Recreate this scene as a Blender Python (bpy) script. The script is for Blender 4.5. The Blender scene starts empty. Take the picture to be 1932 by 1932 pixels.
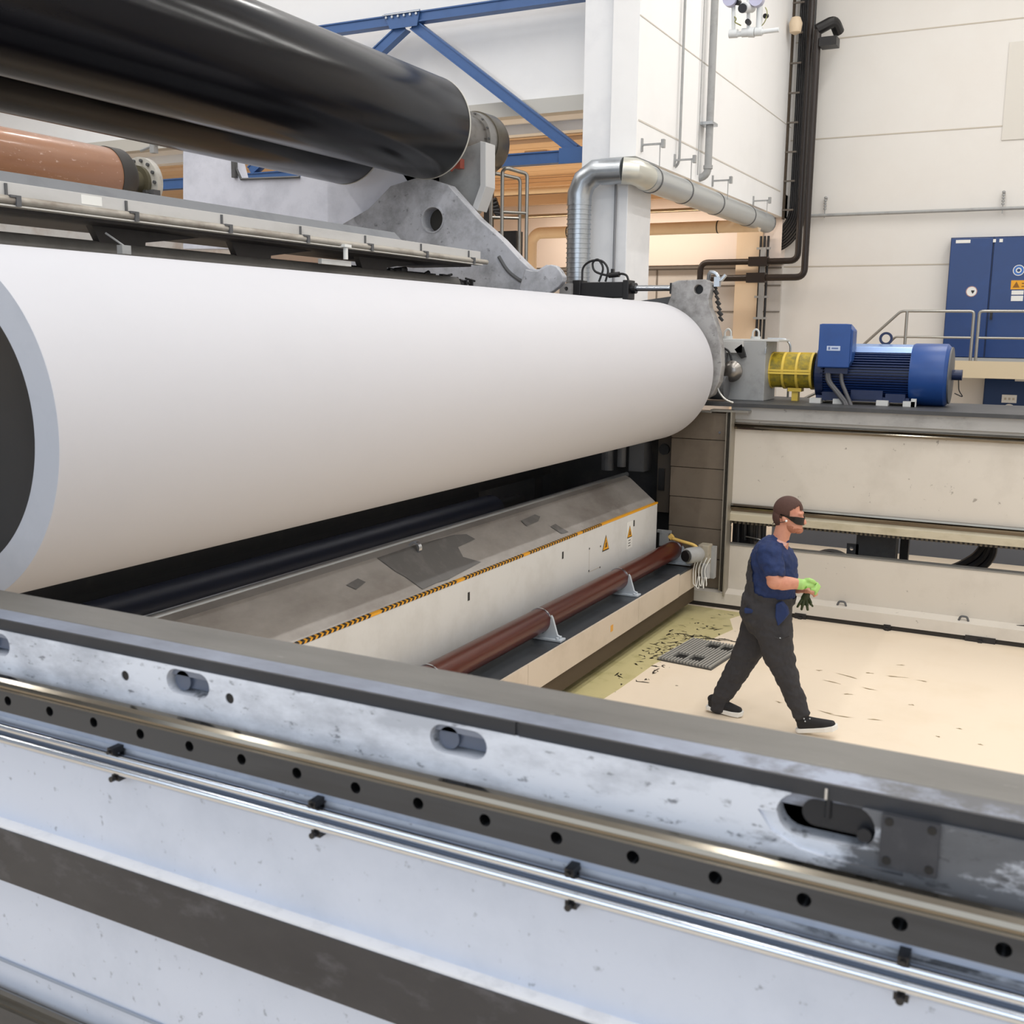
import bpy, bmesh, math, random
from mathutils import Vector, Matrix
random.seed(7)
S = bpy.context.scene
COL = S.collection
PI = math.pi

# ------------------------------------------------------------------ camera
YAW, PITCH, ROLL, FPX = 0.477717, 0.167447, 0.01228, 2008.08
CAM = Vector((0, 0, 3.0))
_f = Vector((-math.sin(YAW)*math.cos(PITCH), math.cos(YAW)*math.cos(PITCH), -math.sin(PITCH)))
_r = Vector((math.cos(YAW), math.sin(YAW), 0)); _u = _r.cross(_f)
RR = math.cos(ROLL)*_r + math.sin(ROLL)*_u
UU = -math.sin(ROLL)*_r + math.cos(ROLL)*_u
cam = bpy.data.cameras.new('camera'); camo = bpy.data.objects.new('camera', cam); COL.objects.link(camo)
cam.sensor_width = 36; cam.sensor_fit = 'HORIZONTAL'; cam.lens = FPX/1932*36
cam.clip_start = 0.05; cam.clip_end = 200
M = Matrix((RR, UU, -_f)).transposed().to_4x4(); M.translation = CAM
camo.matrix_world = M
cam.dof.use_dof = True; cam.dof.focus_distance = 9.5; cam.dof.aperture_fstop = 6.3
S.camera = camo

def at(px, py, ax, v):
    """measured photograph point on the plane ax = v"""
    d = (px-966)/FPX*RR - (py-966)/FPX*UU + _f
    i = 'xyz'.index(ax)
    return CAM + d*((v-CAM[i])/d[i])

# ------------------------------------------------------------------ world, lights, exposure
w = bpy.data.worlds.new('world'); S.world = w; w.use_nodes = True
bg = w.node_tree.nodes['Background']; bg.inputs[0].default_value = (0.90, 0.94, 1.0, 1); bg.inputs[1].default_value = 0.85
S.view_settings.view_transform = 'Standard'; S.view_settings.look = 'None'
S.view_settings.gamma = 1; S.view_settings.exposure = -1.08

def area(name, loc, rot, sx, sy, power, col):
    l = bpy.data.lights.new(name, 'AREA'); l.shape = 'RECTANGLE'; l.size = sx; l.size_y = sy
    l.energy = power; l.color = col
    o = bpy.data.objects.new(name, l); o.location = loc; o.rotation_euler = rot; COL.objects.link(o); return o
# rows of hall luminaires running across the machine
for x, pw in ((-13.0, 460), (-8.6, 280), (-2.4, 320), (1.0, 370), (4.6, 270)):
    for y in (0.5, 8.5, 16.0):
        area('hall_lamp', (x, y, 10.6), (0, 0, 0), 0.18, 5.5, pw, (1.0, 0.982, 0.955))
# daylight from the window band behind the camera
area('window_daylight', (-2, -7.5, 6.0), (math.radians(92), 0, 0), 18, 6, 1500, (0.80, 0.89, 1.0))
# warm lamps under the mezzanine
area('mezzanine_lamp', (-8.5, 16.0, 2.9), (PI, 0, 0), 5.0, 0.8, 120, (1.0, 0.72, 0.42))
area('mezzanine_lamp', (-7.8, 19.6, 5.3), (math.radians(20), 0, 0), 4.0, 0.3, 140, (1.0, 0.90, 0.78))

# ------------------------------------------------------------------ materials
def srgb(h):
    h = h.lstrip('#'); c = [int(h[i:i+2], 16)/255 for i in (0, 2, 4)]
    return tuple((x/12.92 if x <= .04045 else ((x+.055)/1.055)**2.4) for x in c) + (1,)
MATS = {}
def mat(name, col, rough=.5, metal=0.0, dirt=None, amt=.5, scale=4.0, stretch=(1, 1, 1), thr=(.5, .72), bump=0.0, spec=.5,
        dirt2=None, scale2=30, thr2=(.62, .72), amt2=.5, emit=None, coat=0, rvar=0.0, grime=None):
    if name in MATS: return MATS[name]
    m = bpy.data.materials.new(name); m.use_nodes = True; nt = m.node_tree; b = nt.nodes['Principled BSDF']
    c = srgb(col) if isinstance(col, str) else col
    b.inputs['Base Color'].default_value = c; b.inputs['Roughness'].default_value = rough
    b.inputs['Metallic'].default_value = metal; b.inputs['Specular IOR Level'].default_value = spec
    if coat: b.inputs['Coat Weight'].default_value = coat; b.inputs['Coat Roughness'].default_value = .12
    L = nt.links.new
    tc = nt.nodes.new('ShaderNodeTexCoord')
    def noise(sc, st, det=6, off=0):
        mp = nt.nodes.new('ShaderNodeMapping'); mp.inputs['Scale'].default_value = st; mp.inputs['Location'].default_value = (off, off*.7, off*.3)
        L(tc.outputs['Object'], mp.inputs[0])
        n = nt.nodes.new('ShaderNodeTexNoise'); n.inputs['Scale'].default_value = sc; n.inputs['Detail'].default_value = det
        n.inputs['Roughness'].default_value = .65
        L(mp.outputs[0], n.inputs['Vector']); return n.outputs[0]
    cur = None
    def layer(cur, dc, sc, st, th, a, off):
        n = noise(sc, st, 8, off); r = nt.nodes.new('ShaderNodeMapRange'); r.clamp = True
        L(n, r.inputs[0]); r.inputs[1].default_value = th[0]; r.inputs[2].default_value = th[1]; r.inputs[3].default_value = 0; r.inputs[4].default_value = a
        mx = nt.nodes.new('ShaderNodeMix'); mx.data_type = 'RGBA'
        L(r.outputs[0], mx.inputs[0])
        if cur is None: mx.inputs[6].default_value = c
        else: L(cur, mx.inputs[6])
        mx.inputs[7].default_value = srgb(dc); return mx.outputs[2]
    if dirt: cur = layer(cur, dirt, scale, stretch, thr, amt, 0)
    if dirt2: cur = layer(cur, dirt2, scale2, stretch, thr2, amt2, 13)
    if grime:
        # smears of grease that get denser along +x of the part, with a ragged noisy outline
        sx = nt.nodes.new('ShaderNodeSeparateXYZ'); L(tc.outputs['Object'], sx.inputs[0])
        r1 = nt.nodes.new('ShaderNodeMapRange'); L(sx.outputs[0], r1.inputs[0]); r1.inputs[1].default_value = grime[0]; r1.inputs[2].default_value = grime[1]
        r1.inputs[3].default_value = -.25; r1.inputs[4].default_value = .14
        n = noise(7, (1, 1, 3), 8, 21); ad = nt.nodes.new('ShaderNodeMath'); ad.operation = 'ADD'; L(n, ad.inputs[0]); L(r1.outputs[0], ad.inputs[1])
        r2 = nt.nodes.new('ShaderNodeMapRange'); L(ad.outputs[0], r2.inputs[0]); r2.inputs[1].default_value = .46; r2.inputs[2].default_value = .60; r2.inputs[4].default_value = .88
        mx = nt.nodes.new('ShaderNodeMix'); mx.data_type = 'RGBA'; L(r2.outputs[0], mx.inputs[0])
        if cur is None: mx.inputs[6].default_value = c
        else: L(cur, mx.inputs[6])
        mx.inputs[7].default_value = srgb(grime[2]); cur = mx.outputs[2]
    if cur is not None: L(cur, b.inputs['Base Color'])
    if rvar:
        n = noise(scale, stretch, 4, 5); r = nt.nodes.new('ShaderNodeMapRange')
        L(n, r.inputs[0]); r.inputs[3].default_value = max(.02, rough-rvar); r.inputs[4].default_value = rough+rvar
        L(r.outputs[0], b.inputs['Roughness'])
    if bump:
        n = noise(scale*6, stretch, 6, 2); bp = nt.nodes.new('ShaderNodeBump'); bp.inputs['Strength'].default_value = bump
        bp.inputs['Distance'].default_value = .01; L(n, bp.inputs['Height']); L(bp.outputs[0], b.inputs['Normal'])
    if emit: b.inputs['Emission Color'].default_value = srgb(emit[0]); b.inputs['Emission Strength'].default_value = emit[1]
    MATS[name] = m; return m

wall_m = mat('wall_paint', '#e2dfda', .75, dirt='#dad4cd', amt=.5, scale=.5, thr=(.45, .75))
wallw_m = mat('wall_white', '#f4f4f4', .75, dirt='#e6e6e6', amt=.4, scale=.6)
soff_m = mat('soffit_wood', '#eccba6', .6, dirt='#ddb68c', amt=.5, scale=3, stretch=(.2, 3, 3))
greyw_m = mat('recess_grey', '#cdc8c3', .7, dirt='#bcb6af', amt=.5, scale=1.5)
floor_m = mat('floor_epoxy', '#ecdcc6', .42, dirt='#e0cdb0', amt=.35, scale=1.4, thr=(.5, .7), rvar=.1)
near_m = mat('frame_paint', '#cfd4de', .5, dirt='#8d929c', amt=.6, scale=3.2, stretch=(1, 1, 2.2), thr=(.48, .64), dirt2='#4a4d55', scale2=20, thr2=(.585, .66), amt2=.75, grime=(.38, .85, '#37383b'))
nearc_m = mat('frame_paint_clean', '#c6ccd9', .48, dirt='#aab2c0', amt=.5, scale=1.8, dirt2='#5a5e66', scale2=30, thr2=(.62, .68), amt2=.5)
farp_m = mat('frame_paint_far', '#cfc8bd', .5, dirt='#b3ab9f', amt=.5, scale=1.2, dirt2='#6a6056', scale2=13, thr2=(.66, .71), amt2=.6)
topm = mat('worn_steel_top', '#6f6d69', .42, metal=.3, dirt='#494744', amt=.7, scale=2.2, stretch=(.5, 2, 2), thr=(.4, .75), dirt2='#b9b7b0', scale2=22, thr2=(.66, .75), amt2=.5, rvar=.08)
lip_m = mat('black_lip', '#24262b', .5, dirt='#3a3c42', amt=.5, scale=3)
cham_m = mat('chamfer_steel', '#8f97a8', .4, metal=.3, dirt='#565b66', amt=.7, scale=2.0, stretch=(.6, 1, 1), thr=(.42, .62), grime=(.1, 1.0, '#4c4c4e'))
rail_m = mat('polished_rail', '#7a746a', .13, metal=1.0, dirt='#4a4238', amt=.8, scale=4, stretch=(.3, 6, 6), rvar=.06)
railface_m = mat('rail_face', '#424448', .36, metal=.35, dirt='#2c2c2e', amt=.6, scale=3, stretch=(.3, 3, 3))
hole_m = mat('hole_black', '#0c0c0e', .5)
flange_m = mat('dark_flange', '#3e3d3f', .5, metal=.15, dirt='#2b2a2d', amt=.7, scale=2.6, stretch=(.7, 1, 1.4), thr=(.4, .7), dirt2='#66656a', scale2=9, thr2=(.56, .72), amt2=.45)
chrome = mat('chrome', '#c9ced6', .16, metal=1.0)
galv = mat('galvanised', '#b4b9be', .3, metal=.85, dirt='#8e9499', amt=.4, scale=6)
steel = mat('steel', '#8e8a85', .3, metal=.9, dirt='#5c5751', amt=.5, scale=6)
handr_m = mat('handrail_steel', '#a4a29c', .3, metal=.8)
black_m = mat('black_rubber', '#17171a', .5)
blackp = mat('black_paint', '#1b1a1c', .42, dirt='#2c2926', amt=.5, scale=8)
brownblk = mat('brown_black_pipe', '#231a16', .4)
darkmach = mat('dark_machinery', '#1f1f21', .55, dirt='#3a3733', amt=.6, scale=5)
roll_blk = mat('roll_black', '#0e0e13', .19, dirt='#161518', amt=.6, scale=1.2, stretch=(1, .25, 1), spec=.17)
paper_m = mat('paper_white', '#c6c6cb', .6, dirt='#c3c3c8', amt=.5, scale=1)
paper_edge = mat('paper_edge', '#b3b6be', .7, dirt='#9da1aa', amt=.5, scale=2.5)
core_m = mat('core_black', '#141519', .35, dirt='#232428', amt=.6, scale=2)
brownroll_m = mat('brown_roll', '#a5775a', .28, dirt='#875c40', amt=.6, scale=2.5, stretch=(1, .3, 1), coat=.4, dirt2='#e8cdbf', scale2=22, thr2=(.62, .66), amt2=.6)
cast_m = mat('cast_grey', '#a3a2a2', .5, metal=.1, dirt='#6b6967', amt=.75, scale=3.5, thr=(.45, .62), dirt2='#4d4a47', scale2=13, thr2=(.60, .68), amt2=.6)
lav_m = mat('plate_lavender', '#dde0ec', .5, dirt='#bcc0cc', amt=.6, scale=1.8, thr=(.45, .65))
arm_m = mat('lever_grey', '#c2c4cb', .48, dirt='#8b8c90', amt=.75, scale=2.2, thr=(.45, .62), dirt2='#57565a', scale2=12, thr2=(.60, .68), amt2=.6)
grey_m = mat('grey_paint', '#a2a3a3', .45, dirt='#757573', amt=.5, scale=4)
dgrey_m = mat('dark_grey_paint', '#5b5c5e', .5, dirt='#3b3b3c', amt=.6, scale=4)
tray_m = mat('tray_white', '#c4c3c1', .45, dirt='#9b9a97', amt=.4, scale=2.4, stretch=(1, .4, 1.5))
traytop_m = mat('tray_grey', '#8a8d92', .45, metal=.2, dirt='#6c6f74', amt=.5, scale=3)
dirty_pipe = mat('stained_pipe', '#b3ada3', .45, dirt='#5e4d3c', amt=.7, scale=5, stretch=(1, .4, 1), thr=(.5, .7))
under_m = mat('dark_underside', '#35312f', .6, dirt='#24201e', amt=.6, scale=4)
hood_m = mat('brushed_hood', '#b3afab', .4, metal=.3, dirt='#7e7771', amt=.75, scale=1.3, stretch=(1, .5, 1), thr=(.42, .66), dirt2='#d0ccc8', scale2=5, thr2=(.6, .8), amt2=.4)
hoodpatch = mat('oil_patch', '#676665', .45, dirt='#858280', amt=.6, scale=6)
panel_m = mat('white_guard', '#d6d6d4', .5, dirt='#b7b4ae', amt=.4, scale=2)
navy_roll = mat('navy_roll', '#262b3c', .35)
pipe_m = mat('red_brown_pipe', '#48170c', .28, dirt='#5c2413', amt=.6, scale=3, stretch=(1, .15, 1), coat=.08)
saddle_m = mat('pale_casting', '#b3bbc3', .45)
traydk_m = mat('tray_dark', '#4e5358', .4, metal=.4, dirt='#2d2f32', amt=.7, scale=3)
beam_m = mat('beam_cream', '#cdbfae', .5, dirt='#a79884', amt=.5, scale=1.3)
bellow_m = mat('bellow_brown', '#6d6255', .6, dirt='#584d41', amt=.6, scale=3)
blue_m = mat('truss_blue', '#3f6399', .45, dirt='#355584', amt=.5, scale=3)
mblue = mat('motor_blue', '#1d4688', .35, dirt='#163a74', amt=.5, scale=5)
mblued = mat('motor_blue_dark', '#0f2147', .4)
cabblue = mat('cabinet_blue', '#10356f', .25, dirt='#153f80', amt=.5, scale=1.5)
cabdark = mat('cabinet_dark_blue', '#0f2d5c', .4)
yellow_m = mat('guard_yellow', '#e2c350', .45)
mesh_m = mat('guard_mesh', '#b39a25', .55, dirt='#6f6a30', amt=.8, scale=14, thr=(.4, .6))
warn_y = mat('warning_yellow', '#e8a420', .5)
white_m = mat('sticker_white', '#e8e8e4', .5)
text_m = mat('print_black', '#262626', .6)
insul = mat('insulation_cream', '#e2cdb0', .5, dirt='#d0b692', amt=.4, scale=3)
grate_m = mat('grate_steel', '#4a4946', .6)
stain_m = mat('floor_stain', '#c8bd8c', .35, dirt='#a89f68', amt=.7, scale=5)
oil_m = mat('oil_scuff', '#2a261d', .4)
rust_m = mat('red_valve', '#a5584a', .5)
handle_y = mat('pale_yellow', '#d9b565', .45)

# ------------------------------------------------------------------ mesh helpers
def B(): return bmesh.new()
def tag(o, label=None, cat=None, group=None, kind=None):
    if label: o['label'] = label
    if cat: o['category'] = cat
    if group: o['group'] = group
    if kind: o['kind'] = kind
    return o
def thing(name, label, cat, loc, group=None):
    o = bpy.data.objects.new(name, None); COL.objects.link(o); o.location = Vector(loc); o.empty_display_size = .1
    return tag(o, label, cat, group)
def wloc(o):
    v = Vector((0, 0, 0))
    while o: v = v + o.location; o = o.parent
    return v
def obj(name, bm, m, parent=None, smooth=False, label=None, bevel=0, base=None):
    bmesh.ops.recalc_face_normals(bm, faces=bm.faces)
    me = bpy.data.meshes.new(name)
    off = wloc(parent) if parent else (Vector(base) if base is not None else Vector((0, 0, 0)))
    if off.length: bmesh.ops.translate(bm, verts=bm.verts, vec=-off)
    bm.to_mesh(me); bm.free()
    for mm in (m if isinstance(m, (list, tuple)) else [m]): me.materials.append(mm)
    if smooth:
        for p in me.polygons: p.use_smooth = True
        try: me.set_sharp_from_angle(angle=math.radians(40))
        except Exception: pass
    o = bpy.data.objects.new(name, me); COL.objects.link(o)
    if parent: o.parent = parent
    elif base is not None: o.location = Vector(base)
    if bevel:
        md = o.modifiers.new('bevel', 'BEVEL'); md.width = bevel; md.segments = 2; md.limit_method = 'ANGLE'
    if label: o['label'] = label
    return o
def struct(name, bm, m, **k):
    o = obj(name, bm, m, **k); o['kind'] = 'structure'; return o
def box(bm, x0, x1, y0, y1, z0, z1, mi=0):
    v = [bm.verts.new((x, y, z)) for x in (x0, x1) for y in (y0, y1) for z in (z0, z1)]
    for q in ((0, 1, 3, 2), (4, 6, 7, 5), (0, 4, 5, 1), (2, 3, 7, 6), (0, 2, 6, 4), (1, 5, 7, 3)):
        f = bm.faces.new([v[i] for i in q]); f.material_index = mi
    return bm
def frame_of(d):
    d = d.normalized(); up = Vector((0, 0, 1)) if abs(d.z) < .95 else Vector((1, 0, 0))
    a = d.cross(up).normalized(); return a, d.cross(a).normalized()
def cyl(bm, p0, p1, r, seg=24, r2=None, cap=True, mi=0):
    p0, p1 = Vector(p0), Vector(p1); r2 = r if r2 is None else r2
    a, b = frame_of(p1-p0); A = []; Bv = []
    for i in range(seg):
        t = 2*PI*i/seg; d = a*math.cos(t)+b*math.sin(t)
        A.append(bm.verts.new(p0+d*r)); Bv.append(bm.verts.new(p1+d*r2))
    for i in range(seg):
        j = (i+1) % seg; f = bm.faces.new((A[i], A[j], Bv[j], Bv[i])); f.material_index = mi
    if cap:
        bm.faces.new(A).material_index = mi; bm.faces.new(Bv).material_index = mi
    return bm
def lathe(bm, p0, axis, prof, seg=48, closed=False):
    """prof: list of (distance along axis, radius)"""
    p0 = Vector(p0); axis = Vector(axis).normalized(); a, b = frame_of(axis); rings = []
    for (t, r) in prof:
        if r < 1e-6: rings.append([bm.verts.new(p0+axis*t)]); continue
        rings.append([bm.verts.new(p0+axis*t+(a*math.cos(2*PI*i/seg)+b*math.sin(2*PI*i/seg))*r) for i in range(seg)])
    for k in range(len(rings)-1):
        A, Bv = rings[k], rings[k+1]
        for i in range(seg):
            j = (i+1) % seg
            if len(A) == 1 and len(Bv) > 1: bm.faces.new((A[0], Bv[j], Bv[i]))
            elif len(Bv) == 1 and len(A) > 1: bm.faces.new((A[i], A[j], Bv[0]))
            elif len(A) > 1: bm.faces.new((A[i], A[j], Bv[j], Bv[i]))
    if closed:
        A, Bv = rings[-1], rings[0]
        for i in range(seg):
            j = (i+1) % seg; bm.faces.new((A[i], A[j], Bv[j], Bv[i]))
    return bm
def rounded(pts, rad, n=6):
    pts = [Vector(p) for p in pts]; out = [pts[0]]
    for i in range(1, len(pts)-1):
        a, p, c = pts[i-1], pts[i], pts[i+1]
        da, dc = (a-p), (c-p); r = min(rad, da.length*.49, dc.length*.49)
        s, e = p+da.normalized()*r, p+dc.normalized()*r
        for k in range(n+1):
            t = k/n; out.append((1-t)**2*s + 2*t*(1-t)*p + t*t*e)
    out.append(pts[-1]); return out
def tube(bm, pts, r, seg=12, rad=0, cap=True, radii=None, mi=0):
    pts = rounded(pts, rad) if rad else [Vector(p) for p in pts]
    a = None; rings = []
    for i, p in enumerate(pts):
        d = ((pts[min(i+1, len(pts)-1)]-p).normalized() + (p-pts[max(i-1, 0)]).normalized())
        d = d.normalized() if d.length > 1e-6 else Vector((0, 0, 1))
        if a is None: a, b = frame_of(d)
        else:
            a = (a - d*a.dot(d)); a = a.normalized() if a.length > 1e-5 else frame_of(d)[0]; b = d.cross(a)
        rr = radii[i] if radii else r
        rings.append([bm.verts.new(p+(a*math.cos(2*PI*k/seg)+b*math.sin(2*PI*k/seg))*rr) for k in range(seg)])
    for k in range(len(rings)-1):
        for i in range(seg):
            j = (i+1) % seg; f = bm.faces.new((rings[k][i], rings[k][j], rings[k+1][j], rings[k+1][i])); f.material_index = mi
    if cap: bm.faces.new(rings[0]); bm.faces.new(rings[-1])
    return bm
def prism(bm, pts, axis, v0, v1, mi=0):
    """polygon in the two other axes extruded along axis from v0 to v1"""
    def P(p, v):
        return {'x': (v, p[0], p[1]), 'y': (p[0], v, p[1]), 'z': (p[0], p[1], v)}[axis]
    A = [bm.verts.new(P(p, v0)) for p in pts]; C_ = [bm.verts.new(P(p, v1)) for p in pts]; n = len(pts)
    for i in range(n):
        j = (i+1) % n; bm.faces.new((A[i], A[j], C_[j], C_[i])).material_index = mi
    bm.faces.new(A).material_index = mi; bm.faces.new(C_).material_index = mi
    return bm
def cut(bm, cbm):
    """boolean difference, returned as a plain bmesh"""
    out = B()
    ms = []
    for x in (bm, cbm):
        bmesh.ops.recalc_face_normals(x, faces=x.faces); me = bpy.data.meshes.new('t'); x.to_mesh(me); x.free(); ms.append(me)
    a = bpy.data.objects.new('t', ms[0]); c = bpy.data.objects.new('t', ms[1]); COL.objects.link(a); COL.objects.link(c)
    md = a.modifiers.new('b', 'BOOLEAN'); md.operation = 'DIFFERENCE'; md.object = c; md.solver = 'EXACT'
    bpy.context.view_layer.update(); dg = bpy.context.evaluated_depsgraph_get()
    me = bpy.data.meshes.new_from_object(a.evaluated_get(dg)); out.from_mesh(me)
    bpy.data.objects.remove(a); bpy.data.objects.remove(c)
    for x in ms+[me]: bpy.data.meshes.remove(x)
    return out
def obround(cx, cz, L, r, n=10):
    pts = []
    for s, x0 in ((1, cx+L/2), (-1, cx-L/2)):
        for k in range(n+1):
            t = -PI/2 + PI*k/n; pts.append((x0 + s*r*math.cos(t), cz + s*r*math.sin(t)))
    return pts
def quadplate(bm, p, n, th):
    """thin plate from 4 points, thickness along n"""
    n = Vector(n).normalized()*th; A = [bm.verts.new(Vector(q)) for q in p]; C_ = [bm.verts.new(Vector(q)+n) for q in p]; k = len(p)
    for i in range(k): bm.faces.new((A[i], A[(i+1) % k], C_[(i+1) % k], C_[i]))
    bm.faces.new(A); bm.faces.new(C_); return bm
def text(s, size, m, loc, rot, parent, name='lettering', align='CENTER'):
    cu = bpy.data.curves.new('t', 'FONT'); cu.body = s; cu.size = size; cu.extrude = .0008; cu.align_x = align; cu.align_y = 'CENTER'
    t = bpy.data.objects.new('t', cu); COL.objects.link(t); bpy.context.view_layer.update()
    me = bpy.data.meshes.new_from_object(t.evaluated_get(bpy.context.evaluated_depsgraph_get())); bpy.data.objects.remove(t); bpy.data.curves.remove(cu)
    me.materials.append(m); o = bpy.data.objects.new(name, me); COL.objects.link(o)
    o.parent = parent; o.location = Vector(loc)-wloc(parent); o.rotation_euler = rot; return o
def seams(bm, x0, x1, zs, y, d=.006, mi=0):
    for z in zs: box(bm, x0, x1, y-d, y+d, z-.006, z+.006, mi)

# ------------------------------------------------------------------ floor, walls
def floor_cut():
    b = B(); box(b, -24, 10, -6, 24, -.25, 0)
    return b
struct('floor', floor_cut(), floor_m)
b = B(); box(b, -24, 10, -6, 24, 11.2, 11.4); struct('ceiling', b, wallw_m)
WY = 21.0; WX = -5.05
b = B(); box(b, -24, 10, WY, WY+.3, 0, 11.2); struct('wall_back', b, wall_m)
b = B(); box(b, 9.7, 10, -6, WY, 0, 11.2); struct('wall_right', b, wallw_m)
b = B(); box(b, -24, -23.7, -6, WY, 0, 11.2); struct('wall_left', b, wallw_m)
sg = mat('seam_grey', '#c3baac', .7)
b = B()
for z in (4.30, 6.62, 8.36): box(b, WX, 9.7, WY-.008, WY, z-.01, z+.01)
o = struct('trim_1', b, sg)
b = B()
for z in (6.85,): box(b, WX, WX+.006, 13.0, WY, z-.007, z+.007)
box(b, WX, WX+.006, 13.05, 20.4, 5.62, 5.64)
o = struct('trim_2', b, mat('seam_pale', '#d3cec5', .7))
# upper block over the recess (its right face is the wall beside the column)
b = B(); box(b, -23.7, WX, 13.9, WY, 5.95, 11.2); box(b, WX-.35, WX, 13.0, WY, 5.19, 5.95); box(b, WX-.35, WX, 13.0, 13.9, 5.95, 11.2)
struct('wall_upper', b, wallw_m)
b = B(); box(b, -23.7, -5.45, 13.7, 13.9, 5.95, 6.15); struct('trim_3', b, mat('beam_grey', '#c9c6be', .6))
b = B(); box(b, -23.7, -5.45, 14.3, 14.5, at(1000, 252, 'y', 14.3).z, 5.95); struct('trim_4', b, wallw_m)
# orange wood soffit strips, beams
b = B(); box(b, -23.7, WX-.35, 14.5, WY, 5.80, 5.95)
k = 0
while 14.6+k*.42 < 20.9:
    box(b, -23.7, WX-.35, 14.6+k*.42, 15.0+k*.42, 5.74, 5.80); k += 1
struct('trim_5', b, soff_m)
b = B(); box(b, -23.7, WX, 20.7, WY, 4.35, 5.62); struct('trim_6', b, mat('duct_blush', '#eee0d6', .55))
b = B(); box(b, -23.7, WX-.02, 20.92, WY, 0, 4.34)
b2 = B()
for z in (3.45, 3.95, 4.28): box(b2, -23.7, WX-.02, 20.905, 20.92, z-.012, z+.012)
for x in (-5.9, -7.6, -9.3, -11.0): box(b2, x, x+.03, 20.905, 20.92, 2.2, 4.28)
struct('wall_recess', b, greyw_m); struct('trim_7', b2, mat('seam_dark', '#7d766e', .7))
# cladding edge under the side wall
b = B(); box(b, WX-.5, WX-.35, 13.95, WY, 5.19, 5.55); struct('trim_8', b, soff_m)
b = B(); box(b, -5.90, -5.40, 20.66, 20.92, 0, 5.0); o = struct('column_1', b, mat('column_cream', '#e6d0b4', .65))
# big white column
ct = B(); box(ct, -5.83, -5.18, 13.1, 13.95, 0, 11.2)
struct('column_2', ct, mat('column_white', '#eeeff1', .6, dirt='#d2d4da', amt=.4, scale=1.2), bevel=.01)
# faint repair patch on the back wall
p0 = at(1905, 80, 'y', WY-.01); p1 = at(1932, 262, 'y', WY-.01)
b = B(); box(b, p0.x, p0.x+1.4, WY-.02, WY, p1.z, p0.z); struct('trim_9', b, mat('patch_grey', '#d7d3cb', .8))

# platform at the back right
b = B(); box(b, -2.15, 8, 19.4, WY, 2.40, 2.56); struct('floor_platform', b, mat('platform_grey', '#b9b6b0', .6))
b = B(); box(b, -2.15, 8, 19.36, 19.40, 2.34, 2.62); struct('trim_10', b, mat('platform_edge', '#d4c4a6', .6))

# ------------------------------------------------------------------ floor stains + grate
b = B()
def blob(bm, cx, cy, rx, ry, z, n=26, j=.25, rot=0):
    ph = random.random()*6
    vs = []
    for i in range(n):
        t = 2*PI*i/n; r = 1+j*math.sin(3*t+ph)+j*.6*math.sin(7*t+ph*2)+random.uniform(-j, j)*.4
        x, y = rx*r*math.cos(t), ry*r*math.sin(t)
        vs.append(bm.verts.new((cx+x*math.cos(rot)-y*math.sin(rot), cy+x*math.sin(rot)+y*math.cos(rot), z)))
    bm.faces.new(vs)
prism(b, [(-3.6, 6.5), (-3.3, 6.5), (-3.18, 8.2), (-3.16, 9.0), (-3.05, 9.6), (-2.95, 10.0), (-2.85, 10.5), (-3.0, 10.9), (-2.9, 11.2), (-3.6, 11.25)], 'z', .0, .0015)
tag(obj('oil_stain', b, stain_m), 'olive oily stain on the floor beside the channel beam', 'stain')
b = B()
for _ in range(260):
    x = random.gauss(-3.22, .2); y = random.gauss(9.6, .55)
    if x < -3.4 or (-3.12 < x < -2.5 and 9.05 < y < 9.95): continue
    r = random.uniform(.006, .028)
    blob(b, x, y, r*random.uniform(.8, 2.5), r*.45, .003, 8, .5, random.random()*3)
for k in range(26):
    x = -3.3+k*.033; blob(b, x, 10.06+.02*math.sin(k)+.05*k/26, .03, .012, .003, 8, .4, random.random())
tag(obj('tyre_scuffs', b, oil_m), 'dark scattered scuffs on the floor around the drain grate', 'scuff marks', kind='stuff')
b = B()
for (px, py, l) in ((1570, 1287, .12), (1600, 1276, .16), (1640, 1300, .1), (1690, 1277, .14), (1740, 1285, .08), (1600, 1310, .07), (1650, 1358, .08), (1700, 1255, .06), (1560, 1345, .1), (1590, 1352, .12), (1470, 1325, .05), (1770, 1390, .03), (1850, 1405, .03), (1720, 1330, .04), (1810, 1375, .03), (1545, 1265, .05), (1640, 1270, .06)):
    p = at(px, py, 'z', 0); blob(b, p.x, p.y, l*.55, .008, .003, 12, .45, random.uniform(-.4, .4))
tag(obj('floor_marks', b, mat('scuff_brown', '#a3906f', .5)), 'small brown scuffs on the cream floor in front of the walking man', 'scuff marks', kind='stuff')
g = thing('floor_grate', 'rectangular steel drain grate with two pairs of slots, set in the floor behind the man', 'grate', (-2.87, 9.5, 0))
g.rotation_euler.z = -.1
b = B(); box(b, -3.14, -2.6, 9.09, 9.91, .001, .012)
slots = B()
for (cx, cy) in ((-2.98, 9.28), (-2.83, 9.29), (-2.86, 9.75), (-2.72, 9.75)): box(slots, cx-.05, cx+.05, cy-.07, cy+.07, -.05, .05)
obj('grate_plate', cut(b, slots), grate_m, g)
b = B()
for k in range(17):
    x = -3.13+k*.031
    box(b, x, x+.014, 9.1, 9.9, .012, .030)
b2 = B()
for (cx, cy) in ((-2.98, 9.28), (-2.83, 9.29), (-2.86, 9.75), (-2.72, 9.75)): box(b2, cx-.06, cx+.06, cy-.08, cy+.08, -.02, .05)
obj('grate_ribs', cut(b, b2), mat('grate_rib', '#a3a19b', .5), g)
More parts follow.
